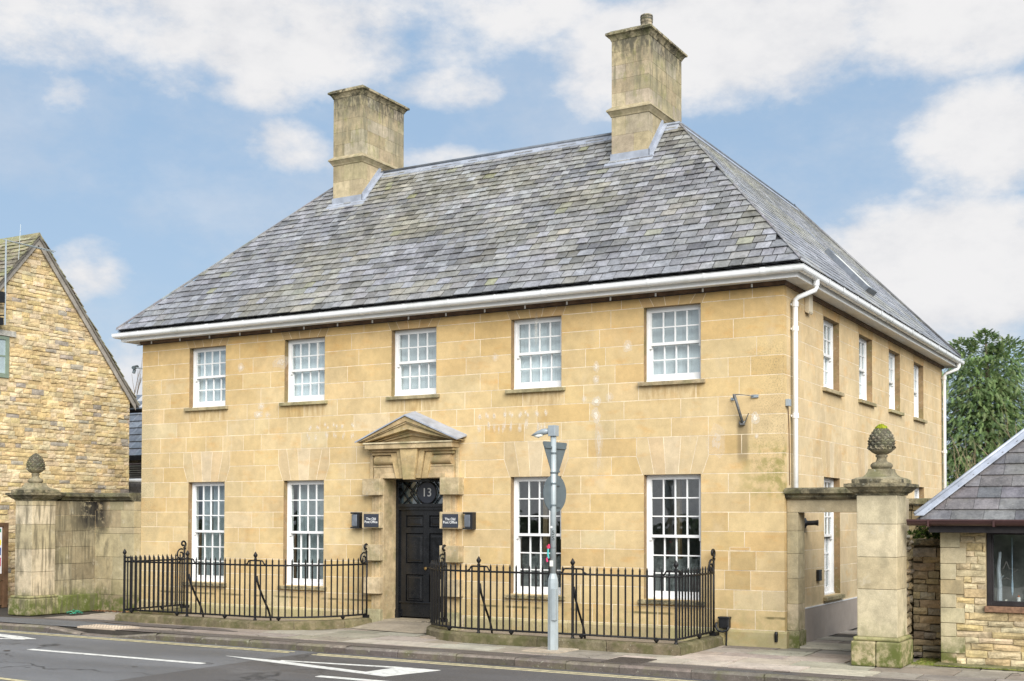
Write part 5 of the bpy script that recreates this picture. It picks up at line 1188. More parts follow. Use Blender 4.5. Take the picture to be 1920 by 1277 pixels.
# ------------------------------------------------------------------ rubble helper: coursed pieces with a rough face
def rubble_piece(T, u0, u1, z0, z1, d0, d1, c, rough=.014):
    m = MB(); nx = 3 if u1-u0 > .16 else 2
    us = [u0+(u1-u0)*k/nx for k in range(nx+1)]; e = min(.012, (z1-z0)*.16)
    front = []
    zz = [z0, z0+(z1-z0)*.5, z1]
    g = []
    for j, z in enumerate(zz):
        rowv = []
        for i, u in enumerate(us):
            edge = (i in (0, nx)) or j in (0, 2)
            du = R.uniform(-e, e)*.7; dz = R.uniform(-e, e)*(.9 if j != 1 else .6)
            rowv.append(T(min(max(u+du, u0), u1), d0+(R.uniform(.0, rough*.8) if edge else -R.uniform(0, rough)), min(max(z+dz, z0), z1)))
        g.append(rowv)
    vs = [v for r_ in g for v in r_]; n = nx+1; fs_ = []
    for j in range(2):
        for i in range(nx): fs_.append((j*n+i, j*n+i+1, (j+1)*n+i+1, (j+1)*n+i))
    nb = len(vs); vs += [T(u0, d1, z0), T(u1, d1, z0), T(u1, d1, z1), T(u0, d1, z1)]
    fs_ += [(0, nb)+tuple()+(nb+1, nx)+tuple(range(nx-1, 0, -1)), (nx, nb+1, nb+2, 3*n-1, n+nx), (2*n, nb+3, nb, 0, n)[::1], tuple(range(2*n, 3*n))+(nb+2, nb+3)]
    m.faces(vs, fs_, c); return m
def rubble(T, u0, u1, z0, z1, hmin, hmax, lmin, lmax, pal, inside=None, opens=(), depth=.12, rough=.014, a=.12, gap=.006):
    out = []; z = z0
    while z < z1-.02:
        h = R.uniform(hmin, hmax); zt = min(z1, z+h); zt = z1 if z1-zt < hmin*.6 else zt
        u = u0-R.uniform(0, lmin)
        while u < u1:
            L = R.uniform(lmin, lmax); a0, a1 = max(u0, u)+gap/2, min(u1, u+L)-gap/2; u += L
            if a1-a0 < .03: continue
            if inside:
                lo, hi = inside(zt); lo2, hi2 = inside(z)
                a0, a1 = max(a0, lo), min(a1, hi)
                if a1-a0 < .03: continue
            segs_ = [(a0, a1)]
            for (oa, ob, oz0, oz1) in opens:
                if oz0 < zt-.01 and oz1 > z+.01:
                    ns = []
                    for p, q in segs_:
                        if q <= oa or p >= ob: ns.append((p, q)); continue
                        if p < oa-.03: ns.append((p, oa))
                        if q > ob+.03: ns.append((ob, q))
                    segs_ = ns
            for p, q in segs_:
                zj = hmin*.16; out.append(rubble_piece(T, p, q, z+gap/2+R.uniform(-zj, zj)*(z > z0+.01), zt-gap/2+R.uniform(-zj, zj)*(zt < z1-.01), R.uniform(-.012, .012), depth, vary(R.choice(pal), a), rough))
        z = zt
    return out
PR = [(.60, .47, .265), (.57, .435, .22), (.62, .50, .31), (.55, .415, .21), (.59, .485, .31), (.52, .41, .245), (.63, .51, .32), (.58, .445, .235)]
PR2 = PR+PR+PR+[(.36, .31, .25), (.34, .30, .24)]
# ------------------------------------------------------------------ cottage on the left, gable towards the house
GX, GY, GZ, EY1, EY0, EZ = -16.5, .64, 7.80, 3.30, -2.02, 4.60
cot = thing('stone_cottage', (-19.5, .64, 0), 'rubble stone cottage with steep mossy stone tiled roof and gable', 'cottage')
TG = lambda u, d, z: (GX-d, u, z)
m = MB(); m.prism([(GX-.018, EY0+.03, 0), (GX-.018, EY1-.03, 0), (GX-.018, EY1-.03, EZ), (GX-.018, GY, GZ-.12), (GX-.018, EY0+.03, EZ)], [(GX-7, EY0+.03, 0), (GX-7, EY1-.03, 0), (GX-7, EY1-.03, EZ), (GX-7, GY, GZ-.12), (GX-7, EY0+.03, EZ)], (.55, .44, .27)); gwall = m.build('gable_wall', 'mortar', cot)
sl_ = (GZ-EZ)/(EY1-GY)
def gin(z): 
    if z <= EZ: return (EY0, EY1-.04)
    t = (GZ-.06-z)/sl_; return (GY-t, GY+t-.02)
CW = (-.95, -.03, 4.70, 5.56)
cs = rubble(TG, EY0, EY1-.02, 0, 7.66, .065, .115, .14, .36, PR2, gin, [(CW[0]-.02, CW[1]+.02, CW[2]-.05, CW[3]+.14)], rough=.006)
cs = [m for m in cs if max(v[2] for v in m.v) > 0]
emit(cs, 'rubble_stone', 'rubble_stones', 'rubble', gwall, cot, 300, lambda m: 0 if sum(v[2] for v in m.v)/len(m.v) > 2.2 and sum(v[1] for v in m.v)/len(m.v) > -.9 and R.random() < .75 else 1)
m = MB(); ubox(m, TG, -1.05, .12, -.03, .1, CW[3]+.01, CW[3]+.12, (.42, .40, .35)); m.build('window_lintel', 'rubble', gwall)
m = MB(); (a, b, z0_, z1_) = CW
for (p, q, r_, s_) in ((a, a+.08, z0_, z1_), (b-.08, b, z0_, z1_), (a+.08, b-.08, z0_, z0_+.09), (a+.08, b-.08, z1_-.07, z1_), ((a+b)/2-.03, (a+b)/2+.03, z0_+.09, z1_-.07)): ubox(m, TG, p, q, -.01, .08, r_, s_)
ubox(m, TG, a+.08, b-.08, .005, .06, (z0_+z1_)/2-.0, (z0_+z1_)/2+.035)
cwn = m.build('cottage_window', 'greenpaint', gwall)
m = MB(); ubox(m, TG, a+.08, b-.08, .006, .009, z0_+.09, z1_-.07); m.build('cottage_glass', 'glass', cwn)
m = MB(); ubox(m, TG, a+.08, b-.08, .0125, .016, z0_+.09, z1_-.07); m.build('cottage_blind', 'blind', cwn)
# cottage roof: stone tiles in diminishing courses, verge proud of the gable
Vc = Vector((0, GY-EY0+.18, 0)); n_ = Vector((0, 1, sl_)).normalized(); zc0 = EZ-.18*sl_
m = MB(); X0, X1 = GX-7, GX+.10
for s in (-1, 1):
    e = (EY0-.18) if s < 0 else (EY1+.16); ze = EZ-(.18 if s < 0 else .16)*sl_
    m.hexa([(X0, e, ze+.02), (X1-.02, e, ze+.02), (X1-.02, GY, GZ+.02), (X0, GY, GZ+.02), (X0, e, ze-.05), (X1-.02, e, ze-.05), (X1-.02, GY, GZ-.05), (X0, GY, GZ-.05)], (.17, .155, .13))
croof = m.build('cottage_roof', 'mortar', cot)
m = MB()
for s in (-1, 1):
    e = (EY0-.1) if s < 0 else (EY1+.10); ze = EZ-.1*sl_
    m.hexa([(GX+.028, e, ze-.19), (GX+.05, e, ze-.19), (GX+.05, e, ze-.03), (GX+.028, e, ze-.03), (GX+.028, GY, GZ-.19), (GX+.05, GY, GZ-.19), (GX+.05, GY, GZ-.03), (GX+.028, GY, GZ-.03)], (.30, .275, .24))
m.build('barge_board', 'mortar', croof)
PT = [(.25, .225, .165), (.22, .20, .15), (.29, .265, .19), (.20, .175, .13), (.27, .255, .15)]
ct = []
for s in (-1, 1):
    e = (EY0-.20) if s < 0 else (EY1+.18); ze = EZ-(.20 if s < 0 else .18)*sl_
    U = Vector((1, 0, 0)); V = Vector((0, (1 if s < 0 else -1), sl_)).normalized(); smax = (GZ-ze)/V.z; Nn = Vector((0, -V.z*(1 if s < 0 else -1), abs(V.y))).normalized()
    ss = 0.
    while ss < smax-.05:
        g = .20-.08*ss/smax; xx = X1-.0
        lim = X0+1 if s < 0 else X1-.6
        xx = X1+R.uniform(-.03, .015)
        while xx > lim:
            w = R.uniform(.18, .36); p = Vector((0, e, ze))+V*ss
            O = Vector((xx-w+.004, e, ze+.03)); h = .034+R.uniform(-.006, .01)
            P = lambda uu, s2, hh: tuple(Vector((xx-uu, e, ze+.025))+V*s2+Nn*hh)
            top = [P(w-.004, ss-R.uniform(0, .015), h), P(.002, ss-R.uniform(0, .015), h), P(.002, ss+g+.03, .012), P(w-.004, ss+g+.03, .012)]
            bot = [P(w-.004, ss, h-.022), P(.002, ss, h-.022), P(.002, ss+g+.03, -.008), P(w-.004, ss+g+.03, -.008)]
            q = MB(); q.faces(top+bot, [(0, 1, 2, 3), (4, 5, 1, 0), (5, 6, 2, 1), (7, 4, 0, 3)] , vary(R.choice(PT), .2)); ct.append(q); xx -= w
        ss += g
emit(ct, 'roof_tile', 'roof_tiles', 'oldtile', croof, cot, 300)
m = MB(); x = X1-.02
while x > X0+1: m.prism([(x, GY-.14, GZ-.12), (x, GY, GZ+.075), (x, GY+.14, GZ-.12), (x, GY, GZ+.0)], [(x-.44, GY-.14, GZ-.12), (x-.44, GY, GZ+.075), (x-.44, GY+.14, GZ-.12), (x-.44, GY, GZ+.0)], vary((.24, .23, .13), .2)); x -= .45
m.build('ridge_tiles', 'oldtile', croof)
m = MB(); m.tube([(GX-6, EY1+.27, EZ-.30), (GX+.12, EY1+.27, EZ-.30)], .05, 8); m.build('cottage_gutter', 'iron', croof)
# aerial on the gable
ae = thing('tv_aerial', (GX+.25, -.30, 5.9), 'thin grey television aerial on a pole fixed to the cottage gable', 'aerial')
m = MB(); m.tube([(GX+.25, -.33, 5.75), (GX+.25, -.33, 7.52)], .018, 6); m.build('mast', 'galv', ae)
m = MB(); m.tube([(GX+.25, -.40, 7.50), (GX+.27, .85, 7.47)], .012, 5); m.build('boom', 'galvl', ae)
m = MB()
for k in range(16): yy = -.2+k*.065; m.tube([(GX+.12, yy, 7.52), (GX+.42, yy, 7.46)], .007, 4)
m.tube([(GX+.25, -.02, 7.15), (GX+.25, .02, 7.9)], .006, 4); m.build('aerial_elements', 'galvl', ae)
m = MB(); m.tube([(GX-.0, -.42, 5.95), (GX+.25, -.33, 5.95)], .015, 5); m.tube([(GX, -.42, 6.35), (GX+.25, -.33, 6.35)], .015, 5); m.box(GX+.16, GX+.28, -.52, -.36, 6.2, 6.42); m.box(GX+.05, GX+.22, -.50, -.34, 5.75, 5.9); m.build('bracket', 'plastic', ae)
# notice board beside the cottage
nb = thing('notice_board', (-16.0, -.6, 0), 'brown notice board with coloured poster at the left edge beside the pier', 'notice board')
TN = lambda u, d, z: (-15.9-d, u, z)
m = MB(); ubox(m, TN, -1.5, -1.42, -.04, .04, 0, 1.70); ubox(m, TN, -.58, -.48, -.04, .04, 0, 1.70); ubox(m, TN, -1.42, -.58, -.03, .03, 1.62, 1.70); ubox(m, TN, -1.42, -.58, -.03, .03, .55, .63); m.build('frame', 'brown', nb)
m = MB(); ubox(m, TN, -1.42, -.58, -.01, .02, .63, 1.62); m.build('board', 'brown', nb)
m = MB(); ubox(m, TN, -1.42, -.58, -.01, .02, .05, .54); m.build('lower_panel', 'brown', nb)
m = MB(); ubox(m, TN, -1.40, -.615, -.016, -.011, .68, 1.61, (.8, .8, .8)); m.build('poster', 'colour', nb)
for (za, zb, c) in ((1.51, 1.58, (.06, .28, .16)), (1.25, 1.36, (.85, .75, .03)), (1.05, 1.20, (.03, .09, .35)), (.83, 1.0, (.55, .03, .08))):
    m = MB(); ubox(m, TN, -1.38, -.64, -.019, -.0165, za, zb, c); m.build('poster_stripe', 'colour', nb)
# ------------------------------------------------------------------ low building on the right
sh = thing('stone_outbuilding', (3.8, .5, 0), 'low rubble stone outbuilding with hipped slate roof and brown gutter', 'outbuilding')
SX0, SYF = 2.285, -.90
TF = lambda u, d, z: (u, SYF+d, z)
SW = (2.83, 4.6, .76, 1.655)
m = core(TF, SX0+.01, 6.5, 0, 1.66, [(SW[0], SW[1], SW[2]-.07, SW[3])], .02, .3); m.c = [(.44, .36, .22)]*len(m.c); shw = m.build('outbuilding_wall', 'mortar', sh)
m = MB(); m.box(SX0+.01, SX0+.3, SYF+.3, 2.4, 0, 1.66, (.44, .36, .22)); m.build('outbuilding_side', 'mortar', sh)
zq = [.0, .155, .36, .53, .72, .89, 1.07, 1.27, 1.47, 1.66]; wq = [.19, .29, .19, .29, .19, .28, .19, .31, .24]
for k in range(9):
    c = (.44, .38, .25) if k not in (0, 5) else ((.33, .25, .16) if k == 0 else (.36, .29, .17))
    m = MB(); ubox(m, TF, SX0, SX0+wq[k]-.004, -.004+R.uniform(-.003, .003), .2, zq[k]+.003, zq[k+1]-.003, vary(c, .05)); m.build('quoin', 'pier', shw, bevel=.005)
sp = []
for k in range(9): pass
qs = [(SX0-.1, SX0+wq[k], zq[k], zq[k+1]) for k in range(9)]
sp = rubble(TF, SX0+.15, 6.48, .03, 1.66, .06, .105, .18, .50, [(.50, .41, .25), (.47, .37, .20), (.53, .44, .28), (.44, .36, .23), (.49, .38, .19)], None, qs+[(SW[0]-.01, SW[1]+.01, SW[2]-.085, SW[3]+.1)], rough=.013, depth=.1)
emit(sp, 'rubble_stone', 'rubble_stones', 'rubble', shw, sh, 300)
m = MB(); m.box(SX0-.05, 6.5, SYF-.20, SYF+.1, 0, .035, (.20, .19, .10)); m.build('wall_footing', 'mosskerb', sh, bevel=.01)
m = MB(); (a, b, z0_, z1_) = SW
ubox(m, TF, a, a+.055, .03, .12, z0_, z1_); ubox(m, TF, a+.055, b, .03, .12, z0_, z0_+.06); ubox(m, TF, a+.055, b, .03, .12, z1_-.02, z1_)
ubox(m, TF, a+.055, a+.075, .045, .10, z0_+.06, z1_-.02); swn = m.build('outbuilding_window', 'darkwood', sh, bevel=.004)
m = MB(); ubox(m, TF, a+.075, b, .07, .074, z0_+.06, z1_-.02); m.build('shop_glass', 'glass', swn)
m = MB(); ubox(m, TF, a-.02, b, -.045, .1, z0_-.075, z0_-.003); m.build('tiled_sill', 'terracotta', swn, bevel=.006)
m = MB(); ubox(m, TF, a-.3, b+.3, 1.1, 1.12, 0, 1.66); ubox(m, TF, a-.3, b+.3, .3, 1.1, .68, .72); m.build('shop_interior', 'room', swn)
# goods in the window
it = thing('glass_globe', (3.33, SYF+.3, .72), 'pale green glass globe in the outbuilding window', 'globe'); m = MB(); m.lathe([(.03, .72), (.04, .735)]+[(.12*math.sin(PI*k/10), .86-.12*math.cos(PI*k/10)) for k in range(1, 10)]+[(.001, .98)], 3.33, SYF+.3, 14, (.42, .52, .47)); m.build('globe', 'colour', it, smooth=True)
it = thing('white_figurine', (3.17, SYF+.22, .72), 'small white figurine with orange peak in the outbuilding window', 'figurine'); m = MB(); m.lathe([(.055, .72), (.05, .76), (.03, .81), (.02, .83), (.024, .85), (.02, .865)], 3.17, SYF+.22, 10, (.75, .72, .68)); m.lathe([(.019, .866), (.004, .89)], 3.17, SYF+.22, 8, (.6, .2, .08)); m.build('body', 'colour', it, smooth=True)
it = thing('small_bird_ornament', (3.02, SYF+.24, .72), 'small white and red bird ornament low in the outbuilding window', 'ornament'); m = MB(); m.lathe([(.03, .72), (.045, .75), (.03, .79), (.018, .81), (.014, .83)], 3.02, SYF+.24, 8, (.65, .6, .52)); m.lathe([(.022, .705), (.028, .72)], 3.0, SYF+.22, 8, (.4, .1, .06)); m.build('body', 'colour', it, smooth=True)
it = thing('hanging_star', (3.02, SYF+.28, 1.2), 'pale wire star hanging in the outbuilding window', 'star decoration'); m = MB()
pts = [(3.02+(.14 if k % 2 == 0 else .06)*math.sin(PI*k/5), SYF+.28, 1.16+(.14 if k % 2 == 0 else .06)*math.cos(PI*k/5)) for k in range(11)]; m.tube(pts, .007, 5, (.30, .26, .24)); m.build('star_wire', 'colour', it)
it = thing('glass_icicle', (3.10, SYF+.2, .9), 'thin blue glass icicle hanging in the outbuilding window', 'ornament'); m = MB(); m.lathe([(.002, .88), (.013, .93), (.013, 1.02), (.006, 1.08), (.003, 1.6)], 3.10, SYF+.2, 6, (.42, .52, .62)); m.build('icicle', 'colour', it)
it = thing('silver_branch', (2.95, SYF+.22, .72), 'silvery birch branch standing at the left of the outbuilding window', 'branch'); m = MB(); m.tube([(2.945, SYF+.22, .72), (2.95, SYF+.22, 1.0), (2.935, SYF+.23, 1.2), (2.955, SYF+.23, 1.42)], [.035, .03, .026, .018], 8, (.5, .52, .55)); m.tube([(2.945, SYF+.22, 1.0), (2.97, SYF+.22, 1.1), (3.0, SYF+.22, 1.13)], [.015, .01, .006], 5, (.4, .41, .43)); m.build('branch', 'colour', it)
# roof
EX, EY_, EZ_ = 2.06, -1.20, 1.815; RN = .96
rm = MB(); far = 2.6
rm.poly([(EX, EY_, EZ_), (8, EY_, EZ_), (8, EY_+1.9, EZ_+1.9*RN), (EX+1.9, EY_+1.9, EZ_+1.9*RN)], (.08, .08, .09)); rm.poly([(EX, EY_, EZ_), (EX+1.9, EY_+1.9, EZ_+1.9*RN), (EX+1.9, far, EZ_+1.9*RN), (EX, far, EZ_)], (.08, .08, .09))
rm.poly([(EX+1.9, EY_+1.9, EZ_+1.9*RN), (8, EY_+1.9, EZ_+1.9*RN), (8, far, EZ_), (EX+1.9, far, EZ_)], (.08, .08, .09)); sr = rm.build('outbuilding_roof', 'slate', sh)
PS_bak = PSX[:]; PSX[:] = [(.125, .118, .132), (.145, .138, .145), (.11, .107, .118), (.165, .158, .158), (.135, .125, .125)]
V2 = Vector((0, 1, RN)).normalized()
def sslates(O, U, V, wid, smax, gz, wmin, wmax):
    Nn = U.cross(V).normalized(); out = []; s = -.04; k = 0
    while s < smax:
        ua, ub = wid(max(0, s+gz*.5)); u = ua-(.16 if k % 2 else 0)-R.uniform(0, .05)
        while u < ub:
            w = R.uniform(wmin, wmax); a, b = max(u, ua)+.0025, min(u+w, ub)-.0025
            if b-a > .02:
                h = .02+R.uniform(-.002, .004); P = lambda uu, s2, hh: tuple(O+U*uu+V*s2+Nn*hh); sl = s+R.uniform(-.004, .004)
                m = MB(); m.faces([P(a, sl, h), P(b, sl, h), P(b, s+gz+.03, .003), P(a, s+gz+.03, .003), P(a, sl, h-.013), P(b, sl, h-.013), P(b, s+gz+.03, -.006), P(a, s+gz+.03, -.006)], [(0, 1, 2, 3), (4, 5, 1, 0), (5, 6, 2, 1), (7, 4, 0, 3)], vary(R.choice(PSX), .12)); out.append(m)
            u += w
        s += gz; k += 1
    return out
so_ = sslates(Vector((EX, EY_, EZ_)), Vector((1, 0, 0)), V2, lambda s: (s*V2.y, 5.9), 2.5, .21, .27, .38)
V3 = Vector((1, 0, RN)).normalized()
so_ += sslates(Vector((EX, far, EZ_)), Vector((0, -1, 0)), V3, lambda s: (0, far-EY_-s*V3.x), 2.5, .21, .27, .38)
emit(so_, 'slate', 'roof_slates', 'slate', sr, sh, 300); PSX[:] = PS_bak
m = MB(); a = Vector((EX-.02, EY_-.02, EZ_+.065)); b = Vector((EX+1.9, EY_+1.9, EZ_+1.9*RN+.065)); d1 = Vector((.11, 0, 0)); d2 = Vector((0, .11, 0))
m.hexa([tuple(a), tuple(a+d1), tuple(b+d1), tuple(b), tuple(a-Vector((0, 0, .012))), tuple(a+d1-Vector((0, 0, .012))), tuple(b+d1-Vector((0, 0, .012))), tuple(b-Vector((0, 0, .012)))]); m.hexa([tuple(a), tuple(a+d2), tuple(b+d2), tuple(b), tuple(a-Vector((0, 0, .012))), tuple(a+d2-Vector((0, 0, .012))), tuple(b+d2-Vector((0, 0, .012))), tuple(b-Vector((0, 0, .012)))])
m.build('hip_lead', 'lead', sr)
m = MB(); m.tube([tuple(a+Vector((0, 0, .012))), tuple(b+Vector((0, 0, .012)))], .022, 7); m.build('hip_roll', 'lead', sr, smooth=True)
m = MB()
for k in range(8):
    t0, t1 = PI+PI*k/8, PI+PI*(k+1)/8
    for rr, fl_ in ((.066, 0),):
        y0_, z0_, y1_, z1_ = EY_-.03+rr*math.cos(t0), 1.81+.068*math.sin(t0), EY_-.03+rr*math.cos(t1), 1.81+.068*math.sin(t1)
        m.poly([(EX-.10, y0_, z0_), (8, y0_, z0_), (8, y1_, z1_), (EX-.10, y1_, z1_)])
m.poly([(EX-.10, EY_-.03+.066*math.cos(PI+PI*k/8), 1.81+.068*math.sin(PI+PI*k/8)) for k in range(9)])
m.box(EX-.10, 8, EY_-.103, EY_-.095, 1.80, 1.822); m.build('gutter', 'gutterbrown', sh)
for xx in (2.22, 2.98, 3.75):
    m = MB(); m.box(xx-.012, xx+.012, EY_-.10, EY_+.03, 1.733, 1.741); m.box(xx-.012, xx+.012, EY_-.109, EY_-.1035, 1.735, 1.824); m.build('gutter_bracket', 'gutterbrown', sh)
m = MB(); m.box(EX+.14, 8, EY_+.03, EY_+.06, 1.66, 1.78); m.box(EX+.14, EX+.17, EY_+.06, far, 1.66, 1.78); m.build('fascia_board', 'darkwood', sh); m = MB(); m.box(EX+.17, 8, EY_+.06, SYF+.02, 1.665, 1.68); m.build('eaves_board', 'darkwood', sh)
# rubble walls between pier and outbuilding
PD = [(.42, .33, .205), (.37, .295, .19), (.46, .37, .23), (.38, .33, .25), (.48, .375, .215)]
rwl = thing('rubble_wall', (2.05, -.15, 0), 'dark rubble wall with stone coping between right pier and outbuilding', 'wall')
m = MB(); m.box(1.80, SX0+.3, -.13, .2, 0, 1.47, (.24, .20, .13)); m.build('wall_core', 'mortar', rwl)
for q in rubble(lambda u, d, z: (u, -.20+d, z), 1.80, 2.30, .0, 1.45, .07, .12, .13, .34, PD, rough=.02, depth=.08): q.build('rubble_stone', 'rubble', rwl)
for q in rubble(lambda u, d, z: (1.80-d, u, z), -.905, -.21, .0, 1.62, .07, .12, .12, .3, PD, rough=.03, depth=.1): q.build('rubble_stone', 'rubble', rwl)
bx('wall_coping', 'coping', rwl, 1.80, 2.32, -.26, .22, 1.475, 1.56, (.34, .27, .17), .015)
tw = thing('tall_garden_wall', (2.0, .9, 0), 'taller dark stone wall with coping behind the right gate pier', 'wall')
m = MB(); m.box(1.30, 3.4, .60, .95, 0, 2.02, (.25, .21, .13)); m.build('wall_core', 'mortar', tw)
for q in rubble(lambda u, d, z: (u, .54+d, z), 1.32, 2.9, 1.30, 2.02, .10, .16, .2, .45, [(.36, .29, .16), (.31, .25, .145), (.40, .33, .19)], rough=.015, depth=.08): q.build('rubble_stone', 'rubble', tw)
for xx in (1.3, 1.85, 2.4): bx('coping_stone', 'coping', tw, xx+.003, xx+.547, .47, 1.0, 2.025, 2.11, (.32, .27, .17), .01)
ms = MB()
for k in range(500):
    x, y = R.uniform(1.75, 2.30), R.uniform(-.27, .45); z = 1.56+.10*R.random()+(.12 if y > .1 else 0)*R.random(); s = R.uniform(.014, .035); a = R.uniform(0, PI); tl = R.uniform(-.6, .6)
    ms.poly([(x-s*math.cos(a), y-s*math.sin(a), z-s*tl), (x+s*math.cos(a), y+s*math.sin(a), z+s*tl), (x+s*.3, y-s*.3, z+s*1.2)], vary(R.choice(((.05, .09, .02), (.09, .14, .03), (.03, .045, .02))), .3))
tag(ms.build('ivy', 'leaf'), kind='stuff')
ms = MB()
for k in range(700):
    x, y = (R.uniform(1.95, 2.35), R.uniform(-1.05, -.28)) if k < 350 else (R.uniform(2.2, 3.4), R.uniform(-1.16, -1.06)); s = R.uniform(.01, .03)*(1.0 if k < 350 else .7); z = .012 if k < 350 else .02
    ms.poly([(x-s, y-s*.5, z-.005), (x+s, y, z-.005), (x+R.uniform(-s, s), y+s, z+s*R.uniform(.1, .6))], vary(R.choice(((.13, .15, .03), (.17, .17, .05), (.10, .12, .03))), .25))
for k in range(260):
    x = R.uniform(-13.5, -12.7); y = R.uniform(-.42, -.20); s = R.uniform(.015, .035); a = R.uniform(0, 6.3)
    ms.poly([(x, y, .012), (x+s*math.cos(a), y+s*math.sin(a), .014+s*.3), (x+s*math.cos(a+1), y+s*math.sin(a+1), .015+s*.5)], vary(R.choice(((.20, .09, .05), (.26, .14, .07), (.12, .07, .04))), .3))
tag(ms.build('moss_and_leaves', 'moss'), kind='stuff')
bx('mossy_ground_strip', 'mosskerb', pav, 1.95, 2.33, -1.10, -.22, -.01, .006, (.26, .24, .13))
rg = MB()
for k in range(40):
    a = R.uniform(0, 6.3); r = .13*math.sqrt(R.random()); x, y = -13.36+r*1.3*math.cos(a), -.95+r*math.sin(a); z = .02+.06*(1-r/.13); s = .05
    rg.poly([(x, y, z), (x+s*math.cos(a*3), y+s*math.sin(a*3), z+R.uniform(-.01, .02)), (x+s*math.cos(a*3+1.5), y+s*math.sin(a*3+1.5), z+R.uniform(-.015, .015)), (x+s*.3, y-s*.5, z-.01)], vary((.06, .34, .22), .3))
tag(rg.build('crumpled_wrapper', 'colour'), 'crumpled green wrapper lying by the mossy wall foot', 'litter')
# ------------------------------------------------------------------ lamp post and signs
lp = thing('sign_post', (-2.655, -1.95, 0), 'grey steel post with small lamp at the pavement edge', 'post')
LX, LY = -2.652, -1.95
m = MB(); m.tube([(LX, LY, 0), (LX, LY, .93), (LX, LY, .99), (LX, LY, 1.06)], [.077, .075, .070, .044], 8); m.build('base_sleeve', 'galvl', lp)
bx('access_door', 'galvl', lp, LX+.015, LX+.078, LY-.085, LY-.02, .42, .86, bevel=.006)
m = MB(); m.tube([(LX, LY, 1.05), (LX, LY, 2.97)], .041, 14); m.build('pole', 'galvl', lp, smooth=True)
m = MB(); m.box(LX-.055, LX+.055, LY-.06, LY+.06, 2.955, 3.105); lc = m.build('lamp_bracket', 'galv', lp, bevel=.006)
m = MB(); m.tube([(LX-.05, LY-.005, 3.03), (LX-.16, LY-.01, 3.02), (LX-.25, LY-.02, 3.00), (LX-.335, LY-.02, 2.975)], [.038, .045, .03, .006], 10); m.build('lamp_head', 'galv', lp, smooth=True)
m = MB(); m.tube([(LX-.16, LY-.012, 2.985), (LX-.23, LY-.02, 2.965), (LX-.30, LY-.02, 2.965)], [.022, .030, .006], 10); m.build('lamp_lens', 'lamplens', lp, smooth=True)
for (z, w) in ((2.72, .10), (2.45, .05), (2.30, .10), (2.0, .10)):
    m = MB(); m.lathe([(.046, z-.012), (.046, z+.012)], LX, LY, 12); m.build('clamp_band', 'signback', lp)
yaw_s = math.radians(81.5)
def SG(u, d, z): return (LX+u*math.cos(yaw_s)-d*math.sin(yaw_s), LY+.055+u*math.sin(yaw_s)+d*math.cos(yaw_s), z)
tri = thing('triangular_sign', (LX, LY+.06, 2.4), 'grey back of an inverted triangular road sign on the post', 'road sign')
m = MB(); f = [(-.215, 2.865), (-.20, 2.88), (.20, 2.88), (.215, 2.865), (.21, 2.84), (.018, 2.30), (-.018, 2.30), (-.21, 2.84)]
f = [(u*1.30, 2.86+(z-2.86)*.93) for u, z in f]
m.prism([SG(u, .0, z) for u, z in f], [SG(u, .008, z) for u, z in f]); m.build('plate', 'signback', tri)
for z, w in ((2.80, .24), (2.47, .09)): m = MB(); m.hexa([SG(-w, -.018, z-.014), SG(w, -.018, z-.014), SG(w, -.018, z+.014), SG(-w, -.018, z+.014), SG(-w, -.001, z-.014), SG(w, -.001, z-.014), SG(w, -.001, z+.014), SG(-w, -.001, z+.014)]); m.build('channel', 'signback', tri)
rs = thing('round_sign', (LX, LY+.06, 1.93), 'grey back of a round road sign below the triangular one', 'road sign')
f = [(.265*math.cos(2*PI*k/32), 2.165+.262*math.sin(2*PI*k/32)) for k in range(32)]
m = MB(); m.prism([SG(u, .002, z) for u, z in f], [SG(u, .010, z) for u, z in f]); m.build('plate', 'signback', rs)
for z, w in ((2.285, .10), (1.985, .11)): m = MB(); m.hexa([SG(-w, -.016, z-.012), SG(w, -.016, z-.012), SG(w, -.016, z+.012), SG(-w, -.016, z+.012), SG(-w, .001, z-.012), SG(w, .001, z-.012), SG(w, .001, z+.012), SG(-w, .001, z+.012)]); m.build('channel', 'signback', rs)
m = MB(); m.hexa([SG(-.085, -.002, 2.02), SG(-.035, -.002, 2.02), SG(-.035, -.002, 2.07), SG(-.085, -.002, 2.07), SG(-.085, .001, 2.02), SG(-.035, .001, 2.02), SG(-.035, .001, 2.07), SG(-.085, .001, 2.07)]); m.build('sticker', 'plastic', rs)
ya = math.atan2(CAM.y-LY, CAM.x-LX); ndir = Vector((math.cos(ya), math.sin(ya), 0)); rz = ya+PI/2
for i, (ch, z) in enumerate((('5', 1.62), ('S', 1.545))):
    text_obj('post_letter', ch, .085, 'plastic', lp, Vector((LX, LY, z))+ndir*.0425+Vector((-.0, 0, 0)), (PI/2, 0, rz))
m = MB(); m.tube([(LX-.005, LY-.040, 1.70), (LX-.005, LY-.044, 1.70)], .016, 10); m.build('round_sticker', 'white', lp)
rb = thing('coloured_ribbon', (LX-.06, LY-.03, 1.3), 'pink and turquoise ribbon bow tied to the grey post', 'ribbon')
m = MB(); m.tube([(LX-.055, LY-.03, 1.40), (LX-.075, LY-.03, 1.44), (LX-.05, LY-.04, 1.46), (LX-.045, LY-.03, 1.41)], .014, 6, (.65, .06, .14)); m.tube([(LX-.06, LY-.03, 1.40), (LX-.065, LY-.035, 1.33), (LX-.055, LY-.03, 1.27)], .014, 6, (.08, .42, .42)); m.tube([(LX-.06, LY-.03, 1.29), (LX-.085, LY-.03, 1.26), (LX-.075, LY-.03, 1.22)], .014, 6, (.68, .05, .16)); m.lathe([(.0435, 1.41), (.0435, 1.415)], LX, LY, 12, (.05, .05, .05)); m.build('bow', 'colour', rb)
